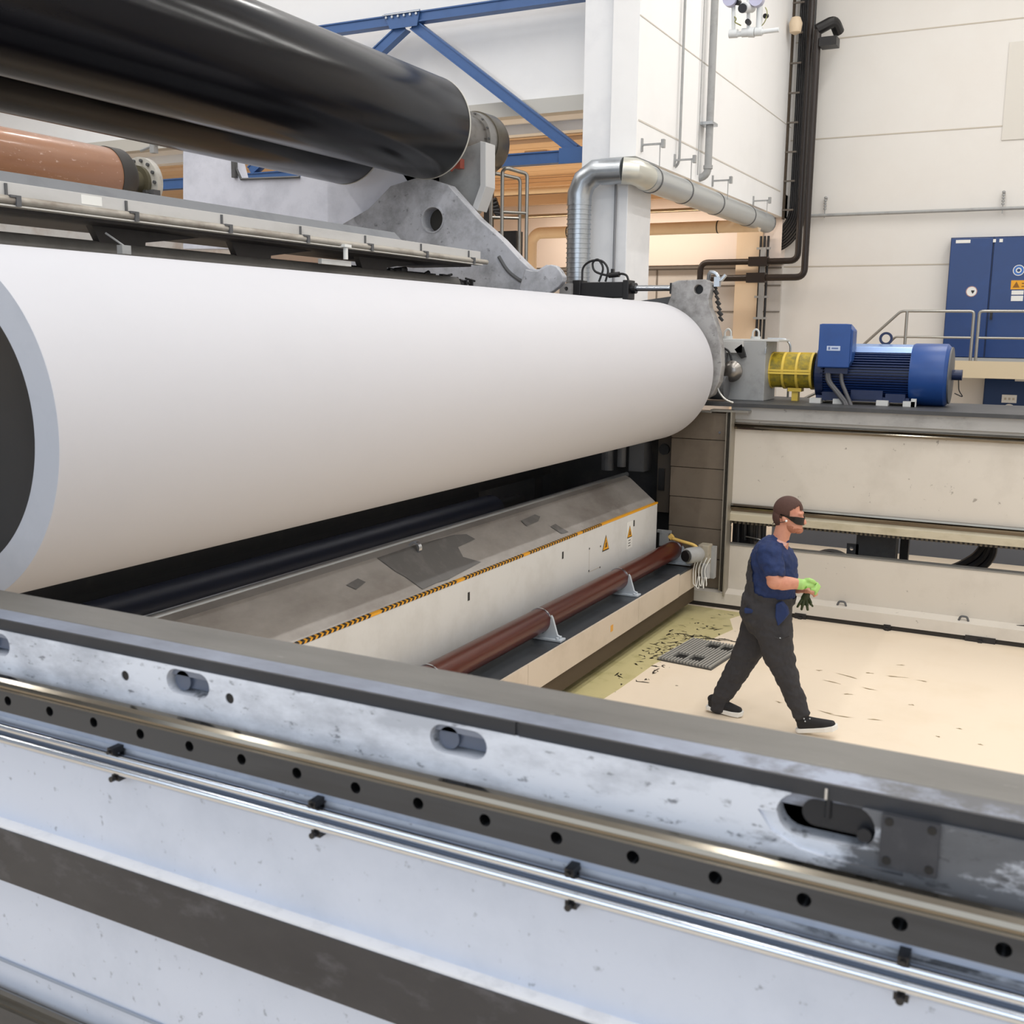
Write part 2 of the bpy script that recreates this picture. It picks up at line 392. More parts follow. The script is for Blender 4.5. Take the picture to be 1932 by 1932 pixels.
for (cx, cy) in ((-2.98, 9.28), (-2.83, 9.29), (-2.86, 9.75), (-2.72, 9.75)):
    b = B(); box(b, cx-.05, cx+.05, cy-.07, cy+.07, .002, .005); obj('grate_slot', b, hole_m, g)

# ------------------------------------------------------------------ near side frame
XL, XR = -5.2, 1.9
nf = thing('side_frame', 'long white machine side frame with dark steel top and polished rail, in the foreground', 'machine frame', (-1.0, 1.85, 0))
ZT = 2.254
b = B(); box(b, XL, 0.0, 1.825, 1.965, 2.19, ZT); box(b, .0, XR, 1.825, 1.935, 2.19, ZT)
obj('top_plate', b, topm, nf, bevel=.004)
b = B(); prism(b, [(1.825, ZT-.001), (1.766, 2.2515), (1.766, 2.20), (1.825, 2.20)], 'x', XL, XR); obj('chamfer_strip', b, cham_m, nf)
b = B(); box(b, XL, XR, 1.758, 1.768, 2.224, 2.2515)
c = B(); box(c, -.897, -.889, 1.70, 1.7615, 2.18, 2.26)
obj('black_lip', cut(b, c), lip_m, nf)
# upper panel with pockets
b = B(); box(b, XL, XR, 1.75, 1.83, 1.98, 2.224)
c = B()
def slotpos(px, py, y=1.75): p = at(px, py, 'y', y); return p.x, p.z
slots_px = ((354, 1290), (864, 1400), (-14, 1213))
for (px, py) in slots_px:
    x, z = slotpos(px, py); prism(c, obround(x, z, .072, .030), 'y', 1.70, 1.80)
for (px, py) in ((236, 1275), (433, 1318)):
    x, z = slotpos(px, py); cyl(c, (x, 1.70, z), (x, 1.80, z), .0125, 16)
HOLES = [slotpos(236, 1275), slotpos(433, 1318)]
x, z = slotpos(1556, 1548); prism(c, obround(x, z-.002, .085, .040), 'y', 1.70, 1.80)
BIGX, BIGZ = x, z
pan = cut(b, c)
for (hx, hz) in HOLES:
    b = B(); cyl(b, (hx, 1.753, hz), (hx, 1.775, hz), .0127, 16); obj('hole_black', b, hole_m, nf)  # black disc put in for the shade inside the hole
# shallower pocket beside the big one
c = B(); prism(c, [(BIGX-.115, BIGZ-.005), (BIGX-.09, BIGZ-.04), (BIGX-.04, BIGZ-.062), (BIGX+.03, BIGZ-.068), (BIGX+.13, BIGZ-.068), (BIGX+.13, BIGZ-.03), (BIGX, BIGZ)], 'y', 1.70, 1.757)
obj('upper_panel', cut(pan, c), near_m, nf)
for (px, py) in slots_px:
    x, z = slotpos(px, py); b = B()
    prism(b, obround(x+.018, z, .06, .020), 'y', 1.775, 1.799); cyl(b, (x-.030, 1.799, z-.002), (x-.030, 1.766, z-.002), .0235, 20)
    obj('pocket_insert', b, mat('pocket_steel', '#5d6678', .4, metal=.3), nf, label='grey insert in an oval slot')
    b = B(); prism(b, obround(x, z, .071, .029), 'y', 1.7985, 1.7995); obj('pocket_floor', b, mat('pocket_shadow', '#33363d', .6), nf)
b = B(); prism(b, obround(BIGX+.02, BIGZ+.004, .075, .024), 'y', 1.765, 1.799); cyl(b, (BIGX+.065, 1.775, BIGZ-.012), (BIGX+.065, 1.75, BIGZ-.012), .012, 16)
cyl(b, (BIGX+.002, 1.765, BIGZ+.0), (BIGX+.002, 1.765, BIGZ+.035), .006, 12)
obj('pocket_mechanism', b, mat('pocket_dark', '#26282d', .4, metal=.4), nf, label='dark mechanism in the large pocket')
b = B(); box(b, BIGX-.003, BIGX+.001, 1.7525, 1.757, BIGZ+.036, BIGZ+.056); obj('peg', b, chrome, nf)
# dark mounting plate with four bolts
x, z = slotpos(1716, 1592); MPX, MPZ = x, z
b = B(); box(b, x-.045, x+.045, 1.742, 1.752, z-.047, z+.045); c = B()
for sx in (-1, 1):
    for sz in (-1, 1): cyl(c, (x+sx*.033, 1.73, z+sz*.034), (x+sx*.033, 1.77, z+sz*.034), .0072, 14)
obj('mounting_plate', cut(b, c), mat('plate_dark', '#3d3f45', .45, metal=.4, dirt='#54565b', amt=.5, scale=20), nf)
for sx in (-1, 1):
    for sz in (-1, 1):
        b = B(); cyl(b, (x+sx*.033, 1.7405, z+sz*.034), (x+sx*.033, 1.7415, z+sz*.034), .0072, 14); obj('plate_hole_disc', b, hole_m, nf)  # thin black discs stand for the dark inside the plate holes
# guide rails with bolt holes
def guide(z0, z1, y0, xs, nm='guide_rail', par=None):
    # z0 bottom, z1 top; face at y0
    yb = 1.76
    b = B(); prism(b, [(y0, z0), (y0, z0+.055), (y0+.005, z0+.060), (y0+.004, z0+.066), (y0-.002, z0+.070), (y0+.002, z0+.078), (y0+.010, z0+.085), (y0+.022, z0+.088), (y0+.032, z0+.083), (y0+.036, z0+.066), (yb, z0+.064), (yb, z0)], 'x', XL, XR)
    c = B()
    for x in xs: cyl(c, (x, y0-.05, z0+.032), (x, y0+.035, z0+.032), .0125, 18)
    bm = cut(b, c); bm.faces.ensure_lookup_table()
    for f in bm.faces:
        ce = f.calc_center_median()
        f.material_index = 1 if ce.z > z0+.057 else 0
        if y0+.002 < ce.y < y0+.037 and abs(ce.z-z0-.032) < .012: f.material_index = 2
    return obj(nm, bm, [railface_m, rail_m, hole_m], par)
xs = [-2.309-.154*k for k in range(18, 0, -1)] + [-2.309+.1531*k for k in range(28)]
guide(2.033, 2.125, 1.70, xs, par=nf)
x2 = [-4.6+.153*k for k in range(40)]
guide(1.118, 1.21, 1.70, x2, par=nf)
# web below the rail
b = B(); box(b, XL, XR, 1.752, 1.80, .2, 2.03); obj('side_panel', b, nearc_m, nf)
b = B(); box(b, XL, XR, 1.742, 1.752, 1.996, 2.034); obj('rail_seat', b, mat('seat_blue_grey', '#a9b4c8', .45, dirt='#6f7887', amt=.6, scale=4), nf)
for z in (1.978, 1.946):
    b = B(); cyl(b, (XL, 1.722, z), (XR, 1.722, z), .0105 if z > 1.96 else .0125, 16); obj('lubrication_pipe', b, chrome, nf, smooth=True, label='bright chrome pipe')
b = B(); box(b, XL, XR, 1.728, 1.745, 1.95, 1.974); obj('pipe_channel', b, mat('channel_grey', '#7c8594', .4, metal=.6), nf)
for (px, py) in ((213, 1440), (592, 1545), (1075, 1675), (1702, 1842)):
    p = at(px, py, 'y', 1.715)
    b = B(); box(b, p.x-.009, p.x+.009, 1.708, 1.745, 1.989, 2.004); box(b, p.x-.012, p.x+.012, 1.72, 1.745, 1.918, 1.934); cyl(b, (p.x, 1.705, 1.926), (p.x, 1.72, 1.926), .007, 10); cyl(b, (p.x, 1.70, 1.996), (p.x, 1.71, 1.996), .005, 10); box(b, p.x-.006, p.x+.006, 1.742, 1.7455, 1.92, 2.0)
    obj('pipe_clip', b, blackp, nf)
# weld strip and dark flange bar
b = B(); box(b, XL, XR, 1.718, 1.755, 1.690, 1.700); obj('ledge_strip', b, mat('chalky_ledge', '#e2e2e4', .7, dirt='#bfc0c4', amt=.6, scale=14, dirt2='#6a6a6a', scale2=40, thr2=(.68, .74), amt2=.6), nf)
b = B(); box(b, XL, XR, 1.714, 1.752, 1.545, 1.694); obj('flange_bar', b, flange_m, nf)
b = B(); box(b, XL, XR, 1.746, 1.754, 1.27, 1.278); obj('panel_seam', b, mat('seam_blue', '#8e97a6', .6), nf)
# cross sections under the top, so the frame has depth
b = B(); box(b, XL, XR, 1.80, 1.92, 0, 2.19); obj('frame_core', b, farp_m, nf)
b = B(); box(b, XL, XR, 1.6, 1.80, 0, .2); obj('base_flange', b, nearc_m, nf)

# ------------------------------------------------------------------ far side frame
FY = 11.4
ff = thing('side_frame', 'dirty white machine side frame behind the walking man, with toothed rack underneath', 'machine frame', (-1.0, FY, 0))
FXL, FXR = -3.22, 1.9
b = B(); box(b, -3.6, FXR, 11.32, 12.9, 2.235, 2.275); obj('top_plate', b, mat('far_top_dark', '#3b3c3e', .45, dirt='#57585a', amt=.5, scale=3), ff)
b = B(); box(b, FXL, FXR, FY, FY+.12, 1.11, 2.235); obj('side_panel', b, farp_m, ff)
b = B(); box(b, FXL, FXR, 11.37, FY, 2.10, 2.235); obj('top_band', b, mat('far_band', '#a9a8a6', .45, dirt='#6d6b69', amt=.7, scale=2.2, stretch=(.6, 1, 1), dirt2='#393735', scale2=14, thr2=(.62, .72), amt2=.6), ff)
def farrail(z0, z1, m_, nm):
    b = B(); prism(b, [(FY+.01, z0), (FY-.05, z0), (FY-.055, z0+.02), (FY-.04, (z0+z1)/2), (FY-.055, z1-.02), (FY-.05, z1), (FY+.01, z1)], 'x', FXL+.04, FXR); return obj(nm, b, m_, ff)
farrail(1.995, 2.07, rail_m, 'guide_rail')
farrail(1.12, 1.175, rail_m, 'guide_rail')
b = B(); box(b, FXL, FXR, FY-.015, FY+.10, 1.09, 1.125); obj('dirt_strip', b, mat('brown_steel', '#7d6d57', .45, metal=.4), ff)
b = B(); prism(b, [(FY-.02, 1.09), (FY-.05, 1.06), (FY-.05, .985), (FY+.05, .985), (FY+.05, 1.09)], 'x', FXL, FXR); obj('rack_bar', b, mat('bar_cream', '#bfb69f', .5, dirt='#8b815f', amt=.6, scale=3, stretch=(.5, 1, 1)), ff)
b = B(); x = FXL
while x < FXR:
    box(b, x, x+.022, FY-.03, FY+.03, .955, .987); x += .046
obj('rack_teeth', b, mat('rack_steel', '#5d564a', .5, metal=.5), ff)
b = B(); box(b, FXL+.3, FXR, FY+.13, FY+.6, .93, 1.3); obj('rack_shade_box', b, mat('rack_shade', '#2b2b2d', .6), ff)  # dark box added for the shadow band under the rack
# base beam
b = B(); box(b, FXL, FXR, FY, FY+.08, .16, .70); obj('base_beam', b, farp_m, ff)
b = B(); box(b, FXL, FXR, FY-.005, FY+.12, .70, .715); obj('beam_edge', b, mat('edge_grey', '#83817c', .5), ff)
b = B(); prism(b, [(FY+.02, .215), (FY-.11, .17), (FY-.12, .05), (FY+.02, .05)], 'x', FXL-.5, FXR); obj('base_ledge', b, farp_m, ff)
b = B(); box(b, FXL-.5, FXR, FY-.10, FY+.06, .0, .05); obj('ledge_shadow_gap', b, mat('gap_dark', '#2d2925', .7), ff)
for px, py in ((1588, 1143), (1818, 1170)):
    p = at(px, py, 'y', FY-.06)
    b = B(); tube(b, [(p.x-.045, FY-.06, .185), (p.x-.03, FY-.06, .23), (p.x+.03, FY-.06, .23), (p.x+.045, FY-.06, .185)], .011, 8, .02); obj('lifting_lug', b, dgrey_m, ff)
for px, wd in ((1510, .12), (1675, .07), (1850, .28)):
    p = at(px, 1200 if px > 1700 else 1170, 'y', FY-.11)
    b = B(); box(b, p.x-wd/2, p.x+wd/2, FY-.128, FY-.10, .0, .06); box(b, p.x-.02, p.x+.02, FY-.15, FY-.128, .0, .03); obj('anchor_clamp', b, blackp, ff)
b = B(); box(b, -.05, 0.03, FY-.02, FY+.1, .19, .68); obj('gusset', b, farp_m, ff)
b = B(); prism(b, [(.0, .10), (-.25, .2), (-.02, .23), (.0, .4)], 'y', FY-.03, FY-.02)
obj('dark_gusset', b, blackp, ff)
for x in (.6, 1.6):
    b = B(); box(b, x, x+.1, FY+.0, FY+.12, .7, 1.0); obj('web_post', b, farp_m, ff)
# things seen through the gap under the far frame
p0 = at(1617, 1000, 'y', 12.3); p1 = at(1688, 1062, 'y', 12.3)
b = B(); box(b, p0.x, p1.x, 12.3, 12.5, .2, 1.4)
c = B(); cyl(c, (p0.x-.05, 12.2, .62), (p0.x-.05, 12.6, .62), .022, 14)
b2 = B(); box(b2, p0.x-.1, p0.x+.03, 12.3, 12.33, .2, .68)
t = thing('hanging_plate', 'dark grey steel plate with a corner lug, seen through the gap behind the man', 'steel plate', (p0.x+.2, 12.4, 0))
obj('plate', b, dgrey_m, t); obj('lug', cut(b2, c), dgrey_m, t)
b = B(); p = at(1706, 1030, 'y', 12.5); box(b, p.x-.045, p.x+.045, 12.5, 12.6, 0, 1.4); tag(obj('steel_post', b, blackp, base=(p.x, 12.55, 0)), 'narrow black post seen through the gap right of the hanging plate', 'post')
b = B(); ch = [at(1500+0, 1075, 'y', 13.0), at(1812, 1080, 'y', 12.4), at(1850, 1058, 'y', 12.4), at(1864, 1040, 'y', 12.4), at(1868, 1010, 'y', 12.4)]
pts = [ch[1]+Vector((-.35, 0, -.12)), ch[1], ch[2], ch[3], ch[4], ch[4]+Vector((0, 0, .5))]
for k, dx in enumerate((-.05, 0, .05)): tube(b, [q+Vector((dx, 0, -dx)) for q in pts], .04, 8, .2)
tag(obj('cable_bundle', b, black_m), 'thick black cable bundle curving down through the gap under the rack', 'cable')
b = B(); p = at(1566, 1040, 'y', 12.0); cyl(b, (p.x, 12.0, p.z-.3), (p.x, 12.15, p.z-.3), .3, 40)
tag(obj('cable_drum', b, black_m, base=(p.x, 12.0, 0)), 'black round wheel peeking over the base beam just ahead of the man', 'wheel')
b = B(); box(b, -3.7, 4, 15.5, 15.9, 0, 1.7)
tag(obj('machine_casing', b, mat('casing_blue_grey', '#636872', .5), base=(0, 15.7, 0)), 'long blue-grey machine casing in the distance beyond the gap', 'machine casing')
t = thing('machine_guts', 'dark greasy machinery cluster in the gap directly behind the man', 'machinery', (-3.0, 12.0, 0))
b = B()
box(b, -3.25, -3.0, 11.75, 12.3, .0, .98)
for k in range(5): cyl(b, (-3.15+.07*k, 11.62+.03*(k % 3), .68+.05*(k % 2)), (-3.15+.07*k, 11.62, 1.0), .02+.008*(k % 3), 8)
obj('housing', b, darkmach, t)
b = B(); tube(b, [(-3.05, 11.58, .78), (-2.9, 11.56, .77), (-2.78, 11.58, .73)], .007, 6, .05); obj('hose', b, handr_m, t)

# ------------------------------------------------------------------ bellows column at the corner
t = thing('cover_column', 'tall brown column of stacked cover plates at the left end of the far frame', 'cover', (-3.55, 11.45, 0))
zs = [2.16, 1.86, 1.54, 1.205, .87, .53, .2]
for k in range(6):
    b = B(); box(b, -3.87, -3.25, 11.31+.006*k, 11.7, zs[k+1]+.006, zs[k]-.0); obj('cover_plate', b, bellow_m, t, bevel=.004)
b = B(); box(b, -3.245, -3.235, 11.27, 11.4, .2, 2.17); box(b, -3.19, -3.175, 11.24, 11.4, .15, 2.2); obj('edge_strip', b, mat('strip_grey', '#a09a8e', .4, metal=.5), t)
b = B(); box(b, -3.235, -3.19, 11.32, 11.4, .15, 2.2); obj('edge_channel', b, mat('channel_dark', '#3d372f', .5, dirt='#1f1c19', amt=.8, scale=4), t)
b = B(); cyl(b, (-3.32, 11.30, 1.95), (-3.32, 11.315, 1.95), .014, 10); obj('plate_bolt', b, chrome, t)
b = B(); box(b, -4.1, -3.4, 11.22, 11.36, 2.165, 2.18); box(b, -3.42, -3.0, 11.25, 11.38, 2.178, 2.20); obj('top_scraper', b, handr_m, t)

# ------------------------------------------------------------------ parent roll
RX, RZ, RAD = -4.084, 2.595, .745
t = thing('paper_roll', 'huge white roll of paper lying across the machine', 'paper roll', (RX, 7.0, RZ))
b = B(); lathe(b, (RX, 0, RZ), (0, 1, 0), [(2.75, .61), (2.752, RAD-.004), (2.758, RAD), (11.035, RAD), (11.04, RAD-.01), (11.04, .40)], 160)
bm = b; bm.faces.ensure_lookup_table()
for f in bm.faces:
    if f.calc_center_median().y < 2.754: f.material_index = 1
obj('paper', bm, [paper_m, paper_edge], t, smooth=True)
b = B(); lathe(b, (RX, 0, RZ), (0, 1, 0), [(2.80, 0), (2.80, .55), (2.765, .60), (2.765, .612), (3.2, .612)], 96); obj('reel_spool', b, core_m, t, smooth=True, label='black round end of the reel spool')
b = B(); cyl(b, (RX, 11.0, RZ), (RX, 11.58, RZ), .16, 40); cyl(b, (RX, 11.04, RZ), (RX, 11.2, RZ), .34, 48); obj('journal', b, steel, t, smooth=True)

# hook-shaped casting around the spool end
pts = [(-3.87, 3.54), (-3.80, 3.565), (-3.50, 3.575), (-3.45, 3.545), (-3.435, 3.47), (-3.455, 3.37), (-3.44, 3.28), (-3.385, 3.17), (-3.335, 3.03), (-3.295, 2.85), (-3.28, 2.67), (-3.30, 2.50), (-3.37, 2.36), (-3.50, 2.29), (-3.75, 2.28),
       (-3.70, 2.42), (-3.58, 2.60), (-3.60, 2.85), (-3.75, 3.02), (-4.0, 3.12), (-4.2, 3.12), (-4.05, 3.24), (-3.92, 3.28), (-3.875, 3.40)]
t = thing('roll_clamp', 'grey hook-shaped casting curving around the far end of the paper roll', 'casting', (-3.5, 11.3, 2.28))
b = B(); prism(b, pts, 'y', 11.13, 11.27); c = B(); cyl(c, (-3.57, 11.0, 3.47), (-3.57, 11.4, 3.47), .05, 20)
obj('hook', cut(b, c), cast_m, t, bevel=.008)
b = B(); cyl(b, (-3.57, 11.2, 3.47), (-3.57, 11.28, 3.47), .052, 16); obj('pin_bore', b, hole_m, t)
b = B()
for k in range(7):
    z = 3.52-.055*k; cyl(b, (-3.43+.012*k, 11.22, z), (-3.405+.014*k, 11.24, z-.045), .016+.006*(k % 2), 8)
obj('hose_fittings', b, darkmach, t)
b = B(); tube(b, [(-3.36, 11.22, 2.5), (-3.32, 11.22, 2.38), (-3.25, 11.22, 2.31), (-3.16, 11.22, 2.28)], .012, 8, .1); obj('grease_hose', b, handr_m, t)
b = B(); tube(b, [(-3.5, 11.25, 3.58), (-3.48, 11.2, 3.66), (-3.40, 11.2, 3.64), (-3.36, 11.2, 3.55), (-3.30, 11.2, 3.62)], .02, 8, .04); box(b, -3.42, -3.36, 11.18, 11.24, 3.5, 3.6); obj('valve', b, galv, t)

# hydraulic cylinder above the roll
t = thing('hydraulic_cylinder', 'black hydraulic cylinder with chrome rod lying behind the top of the paper roll', 'hydraulic cylinder', (-4.6, 11.55, 3.3))
b = B(); box(b, -5.15, -4.51, 11.47, 11.64, 3.40, 3.575); box(b, -5.18, -5.08, 11.45, 11.66, 3.36, 3.60); box(b, -4.56, -4.49, 11.45, 11.66, 3.38, 3.595); obj('barrel', b, blackp, t, bevel=.008)
b = B(); cyl(b, (-4.5, 11.55, 3.505), (-4.0, 11.55, 3.505), .033, 20); obj('piston_rod', b, chrome, t, smooth=True)
b = B(); box(b, -4.02, -3.86, 11.5, 11.6, 3.44, 3.56); obj('rod_eye', b, blackp, t, bevel=.005)
b = B(); cyl(b, (-4.48, 11.55, 3.505), (-4.43, 11.55, 3.505), .06, 16); obj('gland', b, blackp, t)
b = B()
tube(b, [(-5.08, 11.5, 3.58), (-5.08, 11.5, 3.75), (-4.98, 11.5, 3.82), (-4.83, 11.5, 3.82), (-4.75, 11.5, 3.72), (-4.79, 11.5, 3.58)], .013, 8, .1)
tube(b, [(-4.87, 11.5, 3.58), (-4.81, 11.5, 3.74), (-4.89, 11.5, 3.84), (-4.96, 11.5, 3.80), (-4.94, 11.5, 3.70), (-4.80, 11.5, 3.65), (-4.66, 11.5, 3.65)], .013, 8, .07)
tube(b, [(-4.66, 11.5, 3.65), (-4.6, 11.5, 3.67), (-4.53, 11.5, 3.65), (-4.51, 11.5, 3.59)], .013, 8, .05)
obj('hose', b, black_m, t)
b = B(); cyl(b, (-4.75, 11.5, 3.65), (-4.62, 11.5, 3.66), .03, 12); box(b, -4.72, -4.69, 11.48, 11.52, 3.66, 3.72); obj('coupling', b, blackp, t)
b = B(); prism(b, [(-5.6, 3.05), (-3.9, 3.05), (-3.8, 3.45), (-4.5, 3.36), (-5.2, 3.34), (-5.6, 3.3)], 'y', 11.66, 11.75)
tag(obj('slide_housing', b, dgrey_m, base=(-4.7, 11.7, 3.05)), 'dark grey housing behind the hydraulic cylinder above the paper roll', 'machine housing')
b = B(); box(b, -5.32, -5.17, 11.4, 11.6, 3.25, 3.56); c = B(); cyl(c, (-5.235, 11.3, 3.5), (-5.235, 11.7, 3.5), .025, 12)
tag(obj('pivot_block', cut(b, c), cast_m, base=(-5.24, 11.5, 3.25)), 'small grey block with a bolt hole left of the black cylinder', 'bracket')

# ------------------------------------------------------------------ lever arm with claw
def AP(l, y): return [(at(px, py, 'y', y).x, at(px, py, 'y', y).z) for px, py in l]
arm = AP([(640, 430), (700, 395), (742, 352), (800, 334), (850, 350), (905, 412), (950, 452), (985, 490), (1003, 507), (1020, 509), (1035, 500), (1045, 502), (1062, 520), (1062, 528), (1040, 548), (1010, 556), (1000, 600), (640, 600)], 11.15)
t = thing('lever_arm', 'big mottled grey lever plate with a round hole and a claw tip', 'lever arm', (-6.5, 11.2, 3.3))
b = B(); prism(b, arm, 'y', 11.09, 11.26); c = B(); h = at(822, 415, 'y', 11.15)
cyl(c, (h.x, 11.0, h.z), (h.x, 11.5, h.z), .14, 36)
obj('plate', cut(b, c), arm_m, t, bevel=.008)
b = B(); lathe(b, (h.x, 11.075, h.z), (0, 1, 0), [(0, .14), (0, .158), (.02, .158), (.02, .14)], 40, closed=True); obj('hole_ring', b, arm_m, t)
b = B(); cyl(b, (h.x, 11.255, h.z), (h.x, 11.265, h.z), .15, 36); obj('bore_disc', b, mat('bore_shade', '#38352f', .6), t)  # dark disc closes the hole, standing for the shade deep inside
cl = [(992, 508), (1003, 511), (1016, 511), (1028, 504), (1040, 499), (1050, 502), (1058, 511), (1064, 522), (1063, 532), (1054, 542), (1042, 551), (1028, 558), (1000, 562), (980, 545)]
b = B(); prism(b, AP(cl, 11.02), 'y', 11.0, 11.10); obj('claw_pad', b, arm_m, t, bevel=.012)
bl = [at(x_, y_, 'y', 11.10) for x_, y_ in ((942, 484), (958, 512), (985, 532), (1010, 540))]
b = B(); tube(b, [v+Vector((0, -.01, 0)) for v in bl], .022, 8, .15); obj('weld_groove', b, dgrey_m, t)

pl = AP([(345, 262), (432, 262), (452, 339), (566, 333), (640, 285), (830, 250), (830, 470), (345, 470)], 11.4)
b = B(); prism(b, pl, 'y', 11.4, 11.6)
t = thing('end_plate', 'pale lavender-grey machine end plate below the black rolls', 'machine frame', (-9, 11.5, 4.0))
obj('plate', b, lav_m, t, bevel=.01)
c0 = [at(*q, 'y', 11.38) for q in ((440, 305), (455, 338), (565, 334))]
b = B(); tube(b, [c0[0], c0[1], c0[2]], .018, 6); obj('cutout_trim', b, dgrey_m, t)
b = B(); q = at(448, 320, 'y', 11.36); box(b, q.x-.09, q.x-.03, 11.34, 11.40, q.z-.1, q.z+.15); obj('stop_block', b, dgrey_m, t)
# shadow-side support behind the first black roll
t = thing('roll_support', 'grey support bracket holding up the journal of the upper black roll', 'bracket', (-6.5, 11.5, 4.2))
sp = AP([(740, 300), (860, 285), (905, 268), (916, 268), (919, 352), (905, 392), (895, 405), (850, 360), (770, 345)], 11.40)
b = B(); prism(b, sp, 'y', 11.40, 11.52); obj('bracket_plate', b, grey_m, t, bevel=.006)
rim = AP([(908, 267), (919, 269), (919, 352), (903, 398), (893, 392), (908, 350)], 11.30)
b = B(); prism(b, rim, 'y', 11.27, 11.50); obj('bracket_rim', b, mat('rim_lit', '#c3c3c3', .5), t, bevel=.006)  # paler grey paints the light on the bracket's right-hand face

# ------------------------------------------------------------------ stored rolls
def black_roll(x, z, y1, label):
    t = thing('steel_roll', label, 'roll', (x, 6.0, z), 'black rolls stored above the machine')
    b = B(); lathe(b, (x, 0, z), (0, 1, 0), [(1.2, 0), (1.2, .57), (1.21, .574), (y1-.01, .574), (y1, .57), (y1+.02, .5), (y1+.02, .2)], 128)
    obj('shell', b, roll_blk, t, smooth=True)
    b = B(); lathe(b, (x, y1, z), (0, 1, 0), [(0, .5), (-.004, .5765), (.016, .5765), (.016, .5)], 128, closed=True); obj('end_ring', b, mat('ring_pale', '#c9c7bf', .5), t)
    return t
RX1, RZ1 = -6.865, 5.327
t = black_roll(RX1, RZ1, 11.0, 'frontmost of two glossy black rolls, its end and journal in view')
b = B(); lathe(b, (RX1, 11.0, RZ1), (0, 1, 0), [(0, .30), (.12, .30), (.12, .285), (.30, .285), (.30, .27), (.34, .27), (.34, .30), (.9, .30)], 64); obj('journal', b, steel, t, smooth=True)
b = B(); lathe(b, (RX1, 11.9, RZ1), (0, 1, 0), [(0, .30), (0, .345), (.18, .36), (.18, 0)], 64)
obj('flange', b, mat('flange_steel', '#8d8b88', .35, metal=.5, dirt='#5f5c58', amt=.6, scale=6), t, smooth=True)
b = B(); lathe(b, (RX1, 12.06, RZ1), (0, 1, 0), [(0, .3), (0, .375), (.26, .385), (.30, .37), (.30, 0)], 64); obj('coupling_drum', b, mat('drum_steel', '#6d675c', .35, metal=.8, dirt='#4d473d', amt=.6, scale=5), t, smooth=True)
for k in range(16):
    b = B(); a_ = 2*PI*k/16; cyl(b, (RX1+.33*math.cos(a_), 11.88, RZ1+.33*math.sin(a_)), (RX1+.33*math.cos(a_), 11.905, RZ1+.33*math.sin(a_)), .012, 8); obj('flange_bolt', b, dgrey_m, t)
black_roll(-8.036, RZ1, 11.0, 'second glossy black roll, half hidden behind and below the front one')
# red valve piece below the roll end
p = at(868, 305, 'y', 11.3)
b = B(); box(b, p.x-.05, p.x+.03, 11.25, 11.35, p.z-.08, p.z+.03); cyl(b, (p.x, 11.2, p.z+.03), (p.x+.06, 11.22, p.z+.08), .03, 10); cyl(b, (p.x-.1, 11.25, p.z-.1), (p.x-.02, 11.25, p.z-.02), .025, 10)
tag(obj('red_valve', b, rust_m, base=p), 'small reddish fitting tucked under the end of the upper black roll', 'valve')
# brown roll
bx, bz, br = -11.86, 5.0, .40
t = thing('coated_roll', 'shiny copper-brown roll with black band and pale housing at its end', 'roll', (bx, 8, bz))
b = B(); lathe(b, (bx, 0, bz), (0, 1, 0), [(3.0, 0), (3.0, br), (10.72, br), (10.72, .3)], 96); obj('shell', b, brownroll_m, t, smooth=True)
b = B(); lathe(b, (bx, 10.72, bz), (0, 1, 0), [(0, .3), (0, br+.012), (.22, br+.012), (.30, br-.04), (.30, .2)], 72); obj('end_band', b, mat('band_dark', '#3c3935', .45), t, smooth=True)
b = B(); lathe(b, (bx, 11.0, bz), (0, 1, 0), [(0, .17), (.30, .17), (.30, .24), (.36, .24), (.36, .17)], 48); obj('journal', b, mat('journal_olive', '#6f6a57', .4, metal=.3), t, smooth=True)
b = B(); lathe(b, (bx, 11.36, bz), (0, 1, 0), [(0, .15), (0, .36), (.1, .36), (.1, 0)], 48)
obj('bearing_housing', b, mat('housing_pale', '#cdcac2', .45, dirt='#9c988e', amt=.5, scale=8), t, smooth=True)
for k in range(14):
    b = B(); a_ = 2*PI*k/14; cyl(b, (bx+.31*math.cos(a_), 11.33, bz+.31*math.sin(a_)), (bx+.31*math.cos(a_), 11.37, bz+.31*math.sin(a_)), .024, 8); obj('housing_bolt', b, dgrey_m, t)
b = B()
for k in range(6): box(b, bx+.15+.04*k, bx+.19+.05*k, 11.2, 11.32, bz-.35+.05*(k % 3), bz-.22+.05*(k % 3))
obj('housing_linkage', b, dgrey_m, t)
b = B(); q = at(290, 275, 'y', 11.4); tube(b, [q+Vector((-.25, 0, -.05)), q, q+Vector((.4, 0, .05))], .02, 8); box(b, q.x-.04, q.x+.04, 11.36, 11.44, q.z-.1, q.z+.12); obj('top_linkage', b, grey_m, t)

# ------------------------------------------------------------------ long tray with hooks
TX = -5.876
t = thing('walkway_tray', 'long pale metal tray with hooks along its edge, above the paper roll', 'tray', (TX, 6.5, 3.7))
b = B(); box(b, TX-.03, TX, 1.5, 10.52, 3.755, 3.87); obj('fascia', b, tray_m, t, bevel=.003)
b = B(); prism(b, [(TX-.03, 3.868), (TX-.12, 3.95), (TX-.55, 3.95), (TX-.55, 3.9), (TX-.12, 3.9), (TX-.05, 3.84)], 'y', 1.5, 9.0)
prism(b, [(TX-.40, 3.75), (TX-.03, 3.76), (TX-.03, 3.80), (TX-.40, 3.80)], 'y', 1.5, 10.52); obj('cover_plate', b, traytop_m, t)
b = B(); cyl(b, (TX+.022, 1.5, 3.762), (TX+.022, 10.62, 3.762), .026, 14); obj('edge_pipe', b, dirty_pipe, t, smooth=True)
